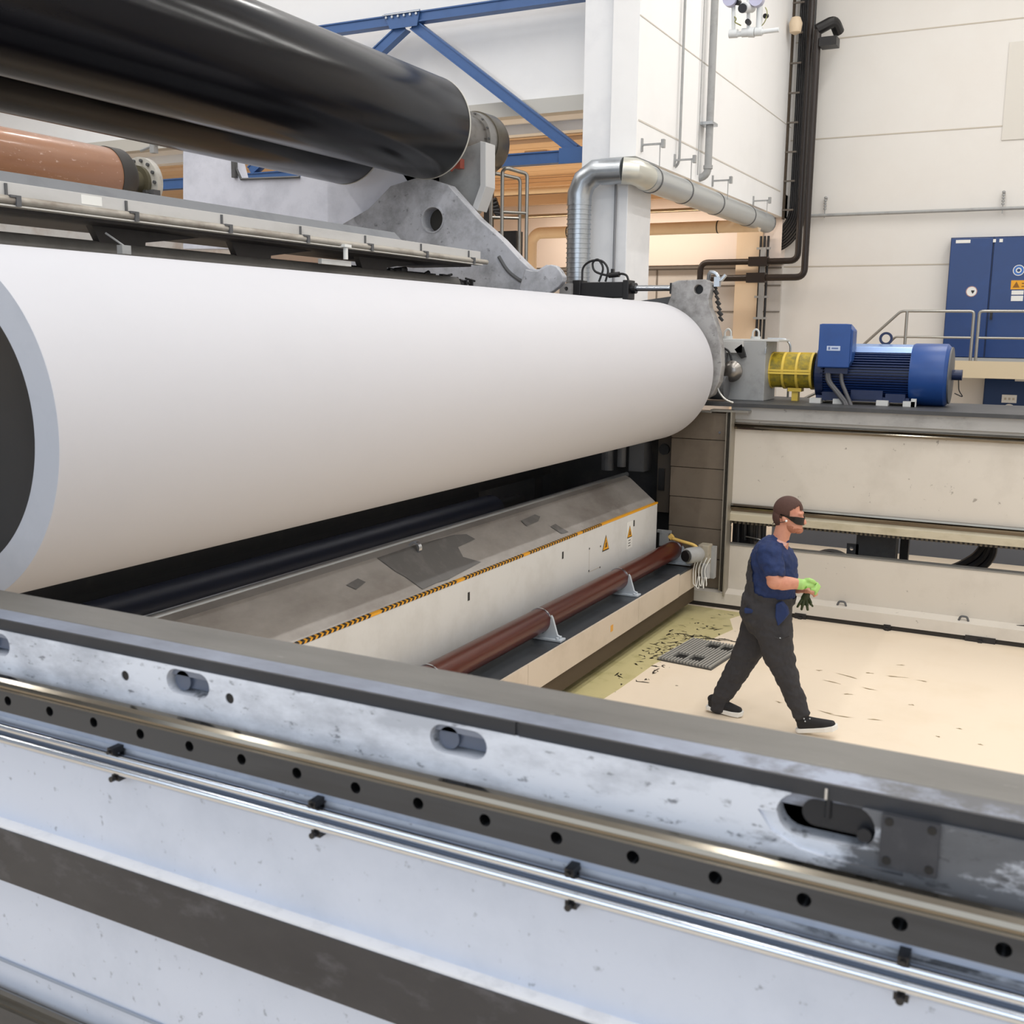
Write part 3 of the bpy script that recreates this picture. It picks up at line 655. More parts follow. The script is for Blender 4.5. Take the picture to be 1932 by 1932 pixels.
b = B(); box(b, TX-.05, TX+.04, 1.5, 10.5, 3.722, 3.732); obj('bottom_lip', b, mat('lip_pale', '#c9c6bf', .5), t)
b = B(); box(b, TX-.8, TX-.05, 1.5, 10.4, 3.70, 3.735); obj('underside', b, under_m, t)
for y in (4.565, 5.51, 6.45, 7.40, 8.34, 9.30, 10.26):
    b = B(); box(b, TX, TX+.012, y-.02, y-.004, 3.79, 3.86); box(b, TX, TX+.055, y-.02, y+.05, 3.776, 3.79); box(b, TX+.044, TX+.056, y+.02, y+.055, 3.725, 3.79)
    obj('hook', b, dgrey_m, t)
p = at(172, 378, 'x', TX+.002)
b = B(); box(b, TX, TX+.002, p.y-.08, p.y+.09, p.z-.03, p.z+.03); obj('label_sticker', b, white_m, t)
for k, y in enumerate((5.2, 6.75, 8.3)):
    q = at((220, 470, 700)[k], (430, 455, 490)[k], 'x', TX-.3)
    b = B(); prism(b, [(q.y-.25, 3.72), (q.y+.95, 3.72), (q.y+.25, 3.62), (q.y+.2, 3.3), (q.y-.15, 3.3), (q.y-.18, 3.6)], 'x', TX-.34, TX-.28)
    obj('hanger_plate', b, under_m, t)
b = B(); q = at(237, 470, 'x', TX+.0); tube(b, [(TX-.1, q.y-.08, 3.64), (TX-.02, q.y, 3.56), (TX-.02, q.y, 3.45)], .008, 6); box(b, TX-.04, TX+.01, q.y-.04, q.y+.04, 3.50, 3.56); obj('sensor', b, grey_m, t)
q = at(652, 470, 'x', TX+.05)
b = B(); cyl(b, (TX+.05, q.y, q.z+.02), (TX+.05, q.y, q.z-.09), .022, 10); box(b, TX+.02, TX+.08, q.y-.05, q.y+.05, q.z+.015, q.z+.04); obj('pipe_hanger', b, white_m, t)
q = at(632, 496, 'x', TX-.1)
b = B(); box(b, TX-.12, TX-.08, q.y-.22, q.y+.22, q.z-.02, q.z+.025); obj('junction_strip', b, white_m, t)
b = B()
for k in range(16):
    q = at(720+11*k, 508+1.5*k+random.uniform(-4, 8), 'x', TX-.35); r_ = random.uniform(.012, .03)
    cyl(b, (q.x, q.y-.08, q.z-random.uniform(-.05, .05)), (q.x+.03, q.y+.08, q.z+random.uniform(-.05, .05)), r_, 8); box(b, q.x, q.x+.05, q.y-r_, q.y+r_, q.z-.08, q.z+r_)
box(b, TX-.8, TX-.38, 8.6, 10.2, 3.25, 3.62)
obj('valve_cluster', b, darkmach, t)
# dark spreader beam just above the paper
bb = at(0, 441, 'x', -6.2); bb2 = at(0, 470, 'x', -6.2)
b = B(); cyl(b, (-6.2, 1.5, (bb.z+bb2.z)/2-.02), (-6.2, 10.5, (bb.z+bb2.z)/2-.02), .085, 24)
tag(obj('spreader_tube', b, mat('tube_grey', '#77746f', .45, dirt='#5c5853', amt=.6, scale=4), smooth=True, base=(-6.2, 6, 3.4)), 'dark grey tube running between the hooked tray and the paper roll', 'tube')
# pale distant machine casing glimpsed under the tray
b = B(); box(b, -11.5, -11.3, 3, 13.2, 0, 4.3); tag(obj('machine_casing', b, mat('casing_white', '#dedddb', .5, dirt='#b9a79b', amt=.6, scale=3), base=(-11.4, 7, 0)), 'white machine casing glimpsed in the slots under the hooked tray', 'machine casing')

# ------------------------------------------------------------------ lower hood, guard, pipe and channel
t = thing('machine_hood', 'brushed metal sloping hood with white guard, below the paper roll', 'hood', (-4.0, 7.5, .6))
Y0, Y1 = 2.15, 10.95
b = B(); prism(b, [(-3.90, 1.19), (-4.20, 1.43), (-4.262, 1.455), (-4.30, 1.45), (-4.32, 1.40), (-4.30, .7), (-3.95, .7)], 'y', Y0, Y1)
obj('hood_cover', b, hood_m, t, bevel=.012)
b = B(); cyl(b, (-4.285, Y0, 1.45), (-4.285, Y1+.1, 1.45), .028, 16); obj('hood_edge_tube', b, galv, t, smooth=True)
b = B()
def onhood(u, v):  # u along y, v 0..1 down the slope
    return Vector((-4.20+.30*v+.003, u, 1.43-.24*v+.004))
def hp(bm, l):
    vs = [bm.verts.new(onhood(*p)) for p in l]; bm.faces.new(vs)
hp(b, [(6.05, .02), (6.5, .0), (7.1, .05), (7.25, .12), (7.3, .3), (7.0, .35), (6.95, .6), (7.1, .85), (6.55, .95), (6.4, .93), (6.2, .95), (6.15, .6), (6.1, .4)])
obj('oil_patch', b, hoodpatch, t, label='large dark worn patch on the hood'); b = B()
hp(b, [(8.15, .22), (8.45, .18), (8.5, .28), (8.4, .38), (8.15, .4)])
obj('oil_patch', b, hoodpatch, t); b = B()
hp(b, [(8.5, .62), (8.62, .6), (8.66, .78), (8.7, .92), (8.56, .9)])
obj('oil_patch', b, hoodpatch, t); b = B()
hp(b, [(5.55, .35), (5.7, .3), (5.74, .42), (5.6, .5)])
obj('oil_patch', b, hoodpatch, t, label='dark worn patch on the hood')
b = B(); q = onhood(6.52, .06); lathe(b, q+Vector((0, -.02, 0)), (0, 1, 0), [(0, .035), (0, .05), (.04, .05), (.04, .035)], 20, closed=True); obj('lifting_ring', b, chrome, t)
b = B(); box(b, -3.915, -3.875, Y0, Y1, .56, 1.172); obj('guard_panel', b, panel_m, t, bevel=.01)
b = B(); box(b, -3.92, -3.872, Y0, Y1, 1.170, 1.186); obj('hazard_stripe', b, warn_y, t, label='yellow hazard stripe')
b = B(); y = Y0+.1; k = 0
while y < 9.35:
    if (k % 21) not in (0, 1):
        quadplate(b, [(-3.871, y, 1.170), (-3.871, y+.026, 1.170), (-3.871, y+.041, 1.186), (-3.871, y+.015, 1.186)], (1, 0, 0), .001)
        quadplate(b, [(-3.918, y+.035, 1.1865), (-3.918, y+.061, 1.1865), (-3.872, y+.041, 1.1865), (-3.872, y+.015, 1.1865)], (0, 0, 1), .001)
    y += .052; k += 1
obj('stripe_bars', b, text_m, t, label='black bars of the hazard stripe')
def sign_tri(yc, zc, s, back=None):
    x = -3.874
    if back:
        b = B(); box(b, x, x+.0015, yc-back[0], yc+back[0], zc-back[1], zc+back[2]); obj('sign_plate', b, white_m, t)
        b = B()
        for k in range(3): box(b, x+.0016, x+.0022, yc-.03, yc+.03, zc-back[1]+.025+.028*k, zc-back[1]+.033+.028*k)
        obj('sign_lines', b, text_m, t)
    for sc, m_, dx in ((1.0, text_m, .002), (.84, warn_y, .003)):
        b = B(); quadplate(b, [(x+dx, yc-s*sc, zc-s*.8*sc), (x+dx, yc+s*sc, zc-s*.8*sc), (x+dx, yc, zc+s*sc)], (1, 0, 0), .001); obj('warning_triangle', b, m_, t)
    b = B(); box(b, x+.0042, x+.005, yc-s*.3, yc+s*.3, zc-s*.42, zc-s*.32); box(b, x+.0042, x+.005, yc-s*.1, yc+s*.22, zc-s*.32, zc+s*.1); box(b, x+.0042, x+.005, yc-s*.05, yc+s*.05, zc+s*.1, zc+s*.4); obj('sign_symbol', b, text_m, t)
sign_tri(9.48, .975, .085); sign_tri(10.12, .985, .07, (.085, .17, .11))
b = B()
for (y, z) in ((6.79, 1.03), (8.48, 1.04), (10.24, 1.06)): box(b, -3.8745, -3.872, y-.014, y+.014, z-.032, z+.032)
for (y, z) in ((9.08, .995), (9.35, .97), (9.08, .78), (9.35, .763)): box(b, -3.8745, -3.872, y-.008, y+.008, z-.008, z+.008)
obj('slot_marks', b, text_m, t)
b = B(); box(b, -3.8745, -3.8733, 9.08, 9.35, .764, .770); box(b, -3.8745, -3.8733, 9.08, 9.084, .77, .99); obj('hatch_seam', b, sg, t)

t = thing('wound_tube', 'long red-brown pipe lying on pale saddles along the channel', 'pipe', (-3.695, 7.5, .66))
b = B(); lathe(b, (-3.695, 2.2, .66), (0, 1, 0), [(0, .08), (0, .1), (8.87, .1), (8.87, .08), (8.7, .08)], 40); obj('pipe_body', b, pipe_m, t, smooth=True)
def saddle(y, lab):
    s = thing('pipe_saddle', lab, 'saddle', (-3.6, y, .51), 'saddles under the red-brown pipe')
    b = B(); prism(b, [(-3.76, .525), (-3.50, .525), (-3.50, .55), (-3.53, .56), (-3.575, .70), (-3.59, .72), (-3.60, .64), (-3.66, .557), (-3.74, .56)], 'y', y-.012, y+.012)
    obj('saddle_web', b, saddle_m, s, bevel=.003)
    b = B(); box(b, -3.79, -3.48, y-.05, y+.05, .512, .53); cyl(b, (-3.52, y-.03, .53), (-3.52, y-.03, .545), .014, 8); cyl(b, (-3.52, y+.03, .53), (-3.52, y+.03, .545), .014, 8); obj('foot_plate', b, saddle_m, s, bevel=.003)
    b = B(); lathe(b, (-3.695, y-.008, .66), (0, 1, 0), [(0, .1005), (0, .106), (.016, .106), (.016, .1005)], 40, closed=True); obj('clamp_band', b, chrome, s)
    return s
saddle(7.66, 'nearest pale saddle carrying the red-brown pipe, in the middle of the channel')
saddle(9.40, 'second pale saddle under the red-brown pipe, below the warning signs')
saddle(11.0, 'pale saddle at the far end of the red-brown pipe, next to the small motor')
saddle(5.93, 'pale saddle almost hidden behind the foreground frame, only its band showing')
t = thing('channel_beam', 'low cream beam with dark top tray, under the red-brown pipe', 'beam', (-3.5, 7, .3))
b = B(); box(b, -3.95, -3.46, 2.2, 10.9, .495, .51); obj('dark_tray', b, traydk_m, t)
b = B(); box(b, -3.462, -3.445, 2.2, 6.95, .27, .515); obj('front_plate', b, beam_m, t)
b = B(); box(b, -3.462, -3.445, 6.955, 9.30, .27, .515); obj('front_plate', b, beam_m, t)
b = B(); box(b, -3.462, -3.445, 9.305, 10.5, .27, .515); box(b, -3.462, -3.45, 10.52, 11.1, .27, .49); obj('front_plate', b, beam_m, t)
b = B(); box(b, -3.75, -3.47, 2.2, 11.1, .10, .495); obj('beam_core', b, mat('beam_under_shade', '#4a3c2c', .7), t)  # shade under the beam is put into this dark brown
b = B(); box(b, -3.75, -3.65, 2.2, 11.1, 0, .10); obj('beam_foot', b, mat('beam_foot_shade', '#3a3026', .7), t)  # dark brown stands for the shadow gap between beam and floor
b = B(); box(b, -3.4445, -3.4435, 8.60, 8.66, .36, .42); obj('warning_mark', b, mat('mark_orange', '#d9a04a', .6), t)
# navy roll and dark beams behind the hood
bpos = at(600, 1030, 'x', -5.0)
b = B(); box(b, -6.6, -6.2, 1.6, 11.1, 0, 2.15); tag(obj('shadow_fill_block', b, mat('fill_black', '#161617', .6), base=(-6.4, 6, 0)), 'black box added to fill the shadow behind the navy roll', 'machine frame')  # added box, keeps the background under the paper roll dark
t = thing('guide_roll', 'dark navy roll in shadow behind the brushed hood', 'roll', (-5.0, 5, 1.3))
b = B(); cyl(b, (-5.0, 2.2, 1.24), (-5.0, 9.2, 1.24), .16, 48); obj('shell', b, navy_roll, t, smooth=True)
b = B(); cyl(b, (-5.0, 9.2, 1.24), (-5.0, 9.8, 1.24), .09, 24); obj('journal', b, blackp, t, smooth=True)
t = thing('cross_beam', 'dark cross beam in the shadow under the paper roll', 'beam', (-5.4, 6, 1.2))
b = B(); box(b, -5.6, -5.2, 2.2, 11.0, 1.40, 1.78); obj('beam', b, darkmach, t)
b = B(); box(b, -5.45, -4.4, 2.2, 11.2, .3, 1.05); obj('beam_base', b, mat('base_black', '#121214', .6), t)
t = thing('machine_guts', 'dim grey machinery parts between the hood and the far end of the roll', 'machinery', (-4.6, 11.4, 0))
b = B(); box(b, -5.6, -3.9, 11.6, 11.8, .3, 2.9); box(b, -7.5, -5.6, 11.4, 11.8, .3, 3.4); obj('back_plate', b, darkmach, t)
b = B(); cyl(b, (-4.45, 11.3, 1.5), (-4.45, 11.3, 2.1), .05, 16); cyl(b, (-4.62, 11.3, 1.45), (-4.62, 11.3, 2.0), .07, 16); box(b, -4.38, -4.2, 11.35, 11.6, 1.45, 2.1); obj('rod_group', b, dgrey_m, t)
b = B(); box(b, -4.05, -3.90, 11.40, 11.6, 1.0, 2.1); obj('guide_block', b, mat('block_brown', '#463f37', .6), t)
b = B(); cyl(b, (-3.97, 11.36, 1.72), (-3.97, 11.4, 1.72), .06, 20); obj('bearing_cap', b, hole_m, t); b = B(); box(b, -4.03, -3.96, 11.38, 11.4, 1.25, 1.5); obj('slot_cover', b, hole_m, t)
b = B(); box(b, -3.96, -3.80, 11.2, 11.24, .80, .83); box(b, -3.93, -3.83, 11.2, 11.24, .65, .80); cyl(b, (-3.91, 11.19, .815), (-3.91, 11.2, .815), .02, 8)
tag(obj('clamp_bracket', b, grey_m, base=(-3.88, 11.2, .65)), 'small grey bracket standing above the end of the red-brown pipe', 'bracket')

# small drive motor at the channel end
p = Vector((-3.44, 10.85, .66))
t = thing('electric_motor', 'small pale motor with black fan end at the far end of the channel', 'motor', p)
b = B(); lathe(b, p+Vector((-.03, -.10, 0)), (.45, 1, 0), [(.02, 0), (.02, .07), (.04, .085), (.2, .085), (.24, .06), (.24, 0)], 28); obj('motor_body', b, grey_m, t, smooth=True)
b = B(); lathe(b, p+Vector((-.035, -.105, 0)), (.45, 1, 0), [(0, 0), (0, .06), (.04, .066), (.04, 0)], 24); obj('fan_cover', b, blackp, t, smooth=True)
b = B(); box(b, p.x+.04, p.x+.16, p.y+.1, p.y+.25, p.z-.22, p.z+.10); obj('gear_housing', b, mat('housing_tan', '#a69e8e', .5, dirt='#5c5548', amt=.6, scale=12), t, bevel=.01)
b = B(); tube(b, [(-3.70, 10.95, .80), (-3.55, 10.93, .775), (-3.42, 10.92, .755), (-3.36, 10.92, .68)], .018, 10, .08); cyl(b, (-3.72, 10.95, .80), (-3.69, 10.95, .83), .03, 10); obj('yellow_pipe', b, handle_y, t, smooth=True, label='pale yellow bent pipe')
b = B(); box(b, p.x+.14, p.x+.20, p.y+.2, p.y+.28, p.z-.28, p.z+.07); cyl(b, (p.x+.13, p.y+.12, p.z-.26), (p.x+.13, p.y+.12, p.z-.1), .05, 12); obj('valve_block', b, grey_m, t)
b = B()
for k, (dx, dz) in enumerate(((0, .0), (.03, -.02), (.07, .01), (.11, -.01), (.15, .02))):
    tube(b, [(p.x+.04+dx, p.y+.08, p.z-.03), (p.x+.01+dx*.8, p.y+.06, p.z-.16), (p.x+.02+dx, p.y+.05, p.z-.33+dz), (p.x+.06+dx*.7, p.y+.05, p.z-.36+dz), (p.x+.07+dx*.6, p.y+.06, p.z-.24)], .0055, 6, .06)
obj('cables', b, white_m, t, label='loose pale cables')

# ------------------------------------------------------------------ gearbox, coupling guard, blue motor on the far frame
t = thing('gearbox', 'grey gearbox block at the far end of the paper roll', 'gearbox', (-3.2, 12.1, 2.275))
b = B(); box(b, -3.43, -3.0, 11.85, 12.35, 2.275, 2.93); box(b, -3.03, -3.015, 11.95, 12.3, 2.275, 2.9); obj('housing', b, grey_m, t, bevel=.015)
b = B(); box(b, -3.62, -2.86, 11.85, 12.35, 2.93, 2.955); box(b, -3.62, -3.25, 11.80, 12.0, 2.80, 2.93); obj('top_cover', b, mat('cover_pale', '#c4c4c2', .45), t, bevel=.005)
b = B(); box(b, -3.75, -3.43, 11.65, 12.1, 2.55, 2.84); cyl(b, (-3.7, 11.6, 2.42), (-3.35, 11.6, 2.42), .13, 20); obj('side_housing', b, dgrey_m, t)
for x in (-3.48, -3.16):
    b = B(); cyl(b, (x, 12.0, 2.955), (x, 12.0, 2.985), .055, 14)
    tube(b, [(x-.035, 12.0, 2.98), (x-.035, 12.0, 3.04), (x, 12.0, 3.07), (x+.035, 12.0, 3.04), (x+.035, 12.0, 2.98)], .011, 8, .03); obj('eye_bolt', b, mat('pale_bolt', '#c6c8c6', .4), t)
b = B(); tube(b, [(-3.1, 12.3, 2.96), (-2.90, 12.32, 2.96), (-2.84, 12.32, 2.90), (-2.84, 12.32, 2.3)], .013, 8, .05); tube(b, [(-3.0, 11.9, 2.90), (-3.0, 11.84, 2.85), (-3.0, 11.84, 2.80)], .008, 6, .02); obj('oil_pipe', b, galv, t)
b = B(); cyl(b, (-3.33, 11.72, 2.60), (-3.33, 11.85, 2.60), .055, 20)
lathe(b, (-3.33, 11.66, 2.60), (0, 1, 0), [(-.03, 0), (-.028, .05), (-.01, .085), (.02, .108), (.03, .118), (.055, .118), (.06, .1), (.1, .06)], 32); obj('round_cap', b, steel, t, smooth=True, label='round dark metal cap')
b = B(); tube(b, [(-3.60, 11.7, 2.93), (-3.5, 11.68, 2.88), (-3.36, 11.66, 2.83), (-3.325, 11.66, 2.72)], .012, 8, .05); obj('hose', b, black_m, t)
b = B(); prism(b, [(-3.34, 2.84), (-3.26, 2.90), (-3.21, 2.76), (-3.26, 2.74)], 'y', 11.8, 11.85); obj('chain_guard', b, blackp, t)
b = B(); cyl(b, (-3.44, 11.9, 2.60), (-3.75, 11.9, 2.60), .16, 24); obj('input_hub', b, steel, t, smooth=True)

gx0, gx1, gy, gz, gr = -3.01, -2.53, 12.2, 2.61, .20
t = thing('coupling_guard', 'round yellow mesh guard between the gearbox and the blue motor', 'guard', (-2.75, gy, 2.275))
b = B(); cyl(b, (gx0, gy, gz), (gx1, gy, gz), gr-.008, 40); obj('mesh_skin', b, mesh_m, t, smooth=True, label='dull yellow mesh')
b = B()
for k in range(4):
    x = gx0+.01+k*(gx1-gx0-.02)/3; lathe(b, (x-.013, gy, gz), (1, 0, 0), [(0, gr-.01), (0, gr+.006), (.026, gr+.006), (.026, gr-.01)], 40, closed=True)
box(b, gx0, gx1, gy-gr-.012, gy-gr+.01, gz-.035, gz-.012); box(b, gx0, gx1, gy-gr-.012, gy-gr+.01, gz-.006, gz+.016); box(b, gx0, gx1, gy-.02, gy+.02, gz+gr-.01, gz+gr+.006)
obj('guard_ribs', b, yellow_m, t)
b = B(); box(b, -2.76, -2.69, 12.15, 12.25, 2.275, gz-gr); box(b, -2.80, -2.65, 12.12, 12.26, gz-gr-.03, gz-gr+.01); obj('guard_post', b, yellow_m, t)

mx0, mx1, my, mz, mr = -2.50, -1.50, 12.25, 2.60, .29
t = thing('electric_motor', 'large blue electric motor with terminal box on the far frame', 'motor', (-2.0, my, 2.275))
b = B(); cyl(b, (mx0+.02, my, mz), (mx1, my, mz), mr-.03, 48); obj('stator', b, mblued, t, smooth=True)
b = B()
n = 60
for k in range(n):
    a_ = 2*PI*k/n; cx, cz = math.cos(a_), math.sin(a_)
    if cz > .88: continue
    v = Vector((0, cx, cz)); s = Vector((0, -cz, cx))*.004
    quadplate(b, [Vector((mx0+.1, my, mz))+v*(mr-.035)-s, Vector((mx1, my, mz))+v*(mr-.035)-s, Vector((mx1, my, mz))+v*(mr+.005)-s, Vector((mx0+.1, my, mz))+v*(mr+.005)-s], s, .008)
obj('cooling_fins', b, mat('fin_blue', '#152e60', .4), t)
b = B(); prism(b, [(my-.18, mz+mr-.06), (my-.15, mz+mr-.0), (my-.06, mz+mr+.03), (my+.06, mz+mr+.03), (my+.2, mz+mr-.05)], 'x', mx0+.35, mx1); obj('top_cover', b, mat('cover_light_blue', '#8fa9d6', .25, metal=.5), t, bevel=.005)
b = B(); lathe(b, (mx0-.02, my, mz), (1, 0, 0), [(0, 0), (0, .17), (.03, .20), (.04, .30), (.13, .31), (.13, .2)], 48)
for k in range(40):
    a_ = 2*PI*k/40; v = Vector((0, math.cos(a_), math.sin(a_)))
    cyl(b, Vector((mx0, my, mz))+v*.22, Vector((mx0+.1, my, mz))+v*.315, .006, 6)
obj('drive_end_shield', b, mblued, t)
b = B(); lathe(b, (mx1, my, mz), (1, 0, 0), [(0, .2), (0, .325), (.02, .333), (.34, .333), (.38, .29), (.38, 0)], 56); obj('fan_cowl', b, mblue, t, smooth=True)
b = B(); lathe(b, (mx1+.375, my, mz), (1, 0, 0), [(0, 0), (0, .30), (.015, .30), (.02, .22), (.03, 0)], 40); obj('fan_grille', b, dgrey_m, t)
b = B(); cyl(b, (mx1+.38, my-.05, mz+.01), (mx1+.50, my-.05, mz+.01), .055, 16); obj('encoder', b, mblued, t)
b = B(); tube(b, [(mx1+.47, my-.08, mz-.04), (mx1+.48, my-.08, mz-.15), (mx1+.53, my-.08, mz-.22), (mx1+.44, my-.08, mz-.18)], .006, 6, .03); obj('encoder_cable', b, black_m, t)
# terminal box towards the camera
b = B(); prism(b, [(-2.42, 2.69), (-2.42, 3.13), (-2.14, 3.13), (-2.08, 3.06), (-2.08, 2.74), (-2.12, 2.66), (-2.42, 2.66)], 'y', 11.86, 12.1); obj('terminal_box', b, mblue, t, bevel=.01)
b = B(); box(b, -2.43, -2.10, 11.84, 11.862, 2.67, 3.125); obj('box_lid', b, mblue, t, bevel=.004)
b = B(); box(b, -2.34, -2.20, 11.836, 11.84, 2.845, 2.895); obj('type_plate', b, mat('plate_silver', '#b8c2d4', .35, metal=.4), t)
b = B(); box(b, -2.325, -2.305, 11.834, 11.8365, 2.855, 2.885); box(b, -2.29, -2.22, 11.834, 11.8365, 2.862, 2.878); obj('plate_print', b, mat('print_blue', '#5a6fa0', .5), t)
b = B(); box(b, -2.36, -2.12, 11.9, 12.0, 2.60, 2.67); obj('cable_gland', b, mblued, t)
for k, (a0, a1) in enumerate(((-2.34, -2.12), (-2.32, -2.10), (-2.19, -2.06))):
    b = B(); tube(b, [(a0, 11.93, 2.64), (a0+.01, 11.90, 2.52), ((a0+a1)/2, 11.86, 2.42), (a1, 11.82, 2.30), (a1+.02, 11.80, 2.26)], .022, 10, .12); obj('power_cable', b, mat('cable_grey', '#4b4b4e', .5), t, smooth=True)
b = B(); box(b, mx0+.05, mx1+.02, my-.3, my+.3, 2.31, 2.36)
for x in (mx0+.12, mx1-.22): box(b, x, x+.2, my-.32, my-.1, 2.31, 2.40)
box(b, mx0+.42, mx0+.75, my-.31, my-.29, 2.33, 2.43); obj('motor_feet', b, mblued, t)
b = B(); lathe(b, (-1.80, my-.01, mz+mr+.09), (0, 1, 0), [(0, .045), (0, .07), (.03, .07), (.03, .045)], 28, closed=True); cyl(b, (-1.80, my, mz+mr), (-1.80, my, mz+mr+.03), .04, 12); obj('lifting_eye', b, mblued, t)
b = B()
for x in (mx0+.0, mx0+.25, mx1-.30, mx1-.03): box(b, x, x+.12, my-.38, my-.25, 2.276, 2.33)
box(b, mx1+.05, mx1+.1, my-.38, my-.33, 2.276, 2.36); obj('base_shim', b, mat('shim_white', '#c9c9c6', .5), t)

# ------------------------------------------------------------------ mezzanine handrails, cabinets
def hr(name, label, build, loc):
    t = thing(name, label, 'handrail', loc, 'steel handrails'); build(t); return t
Yh = 19.5
def b1(t):
    a = [at(1640, 640, 'y', Yh), at(1700, 587, 'y', Yh), at(1838, 587, 'y', Yh), at(1835, 690, 'y', Yh)]
    z = a[1].z
    b = B(); tube(b, [(a[0].x-.7, Yh, a[0].z-.7), (a[1].x, Yh, z), (a[2].x, Yh, z), (a[2].x, Yh, 2.56)], .024, 10, .06); obj('top_rail', b, handr_m, t, smooth=True)
    b = B(); tube(b, [(a[1].x-.3, Yh, 2.72), (a[1].x-.06, Yh, 3.0), (a[2].x, Yh, 3.0)], .019, 8, .03); obj('mid_rail', b, handr_m, t, smooth=True)
    b = B(); cyl(b, (a[1].x+.1, Yh, 2.0), (a[1].x+.1, Yh, z), .026, 10); obj('post', b, handr_m, t, smooth=True)
hr('handrail', 'left steel handrail with sloping end, behind the blue motor', b1, (-2, Yh, 2.0))
def b2_(t):
    x = at(1848, 590, 'y', Yh).x; z = at(1880, 587, 'y', Yh).z
    b = B(); tube(b, [(x, Yh, 2.56), (x, Yh, z), (4.5, Yh, z), (4.5, Yh, 2.56)], .024, 10, .06); obj('top_rail', b, handr_m, t, smooth=True)
    b = B(); tube(b, [(x, Yh, 3.0), (4.5, Yh, 3.0)], .019, 8); obj('mid_rail', b, handr_m, t, smooth=True)
    b = B(); box(b, x-.12, x+.02, Yh-.03, Yh+.03, 2.56, 2.60); obj('foot_plate', b, handr_m, t)
hr('handrail', 'right steel handrail in front of the tall blue doors', b2_, (1, Yh, 2.56))
b = B(); zz = at(1700, 762, 'y', 13.6).z
for z in (zz-.02, zz-.1): cyl(b, (-3.65, 13.6, z), (3, 13.6, z), .018, 8)
for x in (-3.6, .4, 2.9): cyl(b, (x, 13.6, 0), (x, 13.6, zz-.0), .02, 8)
tube(b, [(-3.0, 13.6, zz-.02), (-2.55, 13.6, zz+.22)], .018, 8)
tag(obj('service_rail', b, handr_m, base=(0, 13.6, 0)), 'low thin rail running behind the blue motor', 'handrail')

cab = thing('electrical_cabinet', 'tall blue double-door cabinet with round stickers, on the back wall at right', 'cabinet', (-1, 20.8, 2.56))
z0, z1 = 2.66, 4.74; xa = -2.07; xm = -1.37; xb_ = -.67
b = B(); box(b, xa, xb_, 20.78, 20.99, 2.57, z1); obj('cabinet_body', b, cabdark, cab)
d1 = B(); box(d1, xa+.01, xm-.012, 20.74, 20.78, z0, z1-.02); D1 = obj('door', d1, cabblue, cab, bevel=.006)
d2 = B(); box(d2, xm+.012, xb_-.01, 20.74, 20.78, z0, z1-.02); D2 = obj('door', d2, cabblue, cab, bevel=.006)
b = B(); box(b, xa, xb_, 20.73, 20.8, 2.57, 2.65); obj('plinth', b, mat('plinth_grey', '#a3a4a4', .5), cab)
b = B(); box(b, xm+.04, xm+.08, 20.70, 20.74, 3.32, 3.46); cyl(b, (xm+.06, 20.68, 3.36), (xm+.06, 20.70, 3.36), .012, 8); obj('handle', b, blackp, D2)
def yq(px, py, y=20.735): p = at(px, py, 'y', y); return p.x, p.z
for (x0_, x1_) in ((1804, 1831), (1874, 1879), (1886, 1892)):
    xx0, zz0 = yq(x0_, 450); xx1, zz1 = yq(x1_, 455); b = B(); box(b, xx0, xx1, 20.734, 20.739, z1-.1, z1-.045); obj('name_strip', b, white_m, cab)
cx_, cz_ = yq(1833, 550)
b = B(); cyl(b, (cx_, 20.733, cz_), (cx_, 20.739, cz_), .092, 32); obj('round_sticker', b, white_m, cab, label='round white sticker with a dark mark')
b = B(); lathe(b, (cx_, 20.732, cz_), (0, 1, 0), [(0, .082), (0, .090), (.001, .090), (.001, .082)], 32, closed=True); obj('sticker_ring', b, rust_m, cab)
b = B(); quadplate(b, [(cx_-.01, 20.7315, cz_+.02), (cx_+.05, 20.7315, cz_+.02), (cx_+.04, 20.7315, cz_-.01), (cx_+.02, 20.7315, cz_-.04), (cx_, 20.7315, cz_-.01)], (0, -1, 0), .001); obj('sticker_mark', b, text_m, cab)
cx_, cz_ = yq(1922, 510)
b = B(); cyl(b, (cx_, 20.734, cz_), (cx_, 20.739, cz_), .092, 32); obj('round_sign', b, mat('sign_blue', '#3f72bd', .5), cab, label='blue round mandatory sign')
b = B(); lathe(b, (cx_, 20.7325, cz_), (0, 1, 0), [(0, .080), (0, .092), (.001, .092), (.001, .080)], 32, closed=True); cyl(b, (cx_, 20.732, cz_), (cx_, 20.733, cz_), .045, 20); obj('sign_pattern', b, white_m, cab)
b = B(); cyl(b, (cx_, 20.7305, cz_), (cx_, 20.7315, cz_), .028, 12); obj('sign_figure', b, mat('sign_navy', '#23406e', .5), cab)
sx0, sz0 = yq(1908, 529); sz1 = yq(1908, 546)[1]
b = B(); box(b, sx0, sx0+.42, 20.734, 20.739, sz1, sz0); obj('warning_label', b, warn_y, cab)
b = B(); quadplate(b, [(sx0+.03, 20.7335, sz1+.03), (sx0+.14, 20.7335, sz1+.03), (sx0+.085, 20.7335, sz0-.02)], (0, -1, 0), .001)
for k in range(2): box(b, sx0+.17, sx0+.38, 20.7325, 20.7335, sz1+.04+.05*k, sz1+.06+.05*k)
obj('label_print', b, mat('print_brown', '#8a5a14', .6), cab)
for (a_, b_) in ((548, 556), (558, 568)):
    za, zb = yq(1910, a_)[1], yq(1910, b_)[1]; b = B(); box(b, sx0+.02, sx0+.21, 20.734, 20.739, zb, za); obj('paper_label', b, white_m, cab)
lc = thing('electrical_cabinet', 'dark blue low cabinet with white plates, under the platform at right', 'cabinet', (-.9, 20.9, 0))
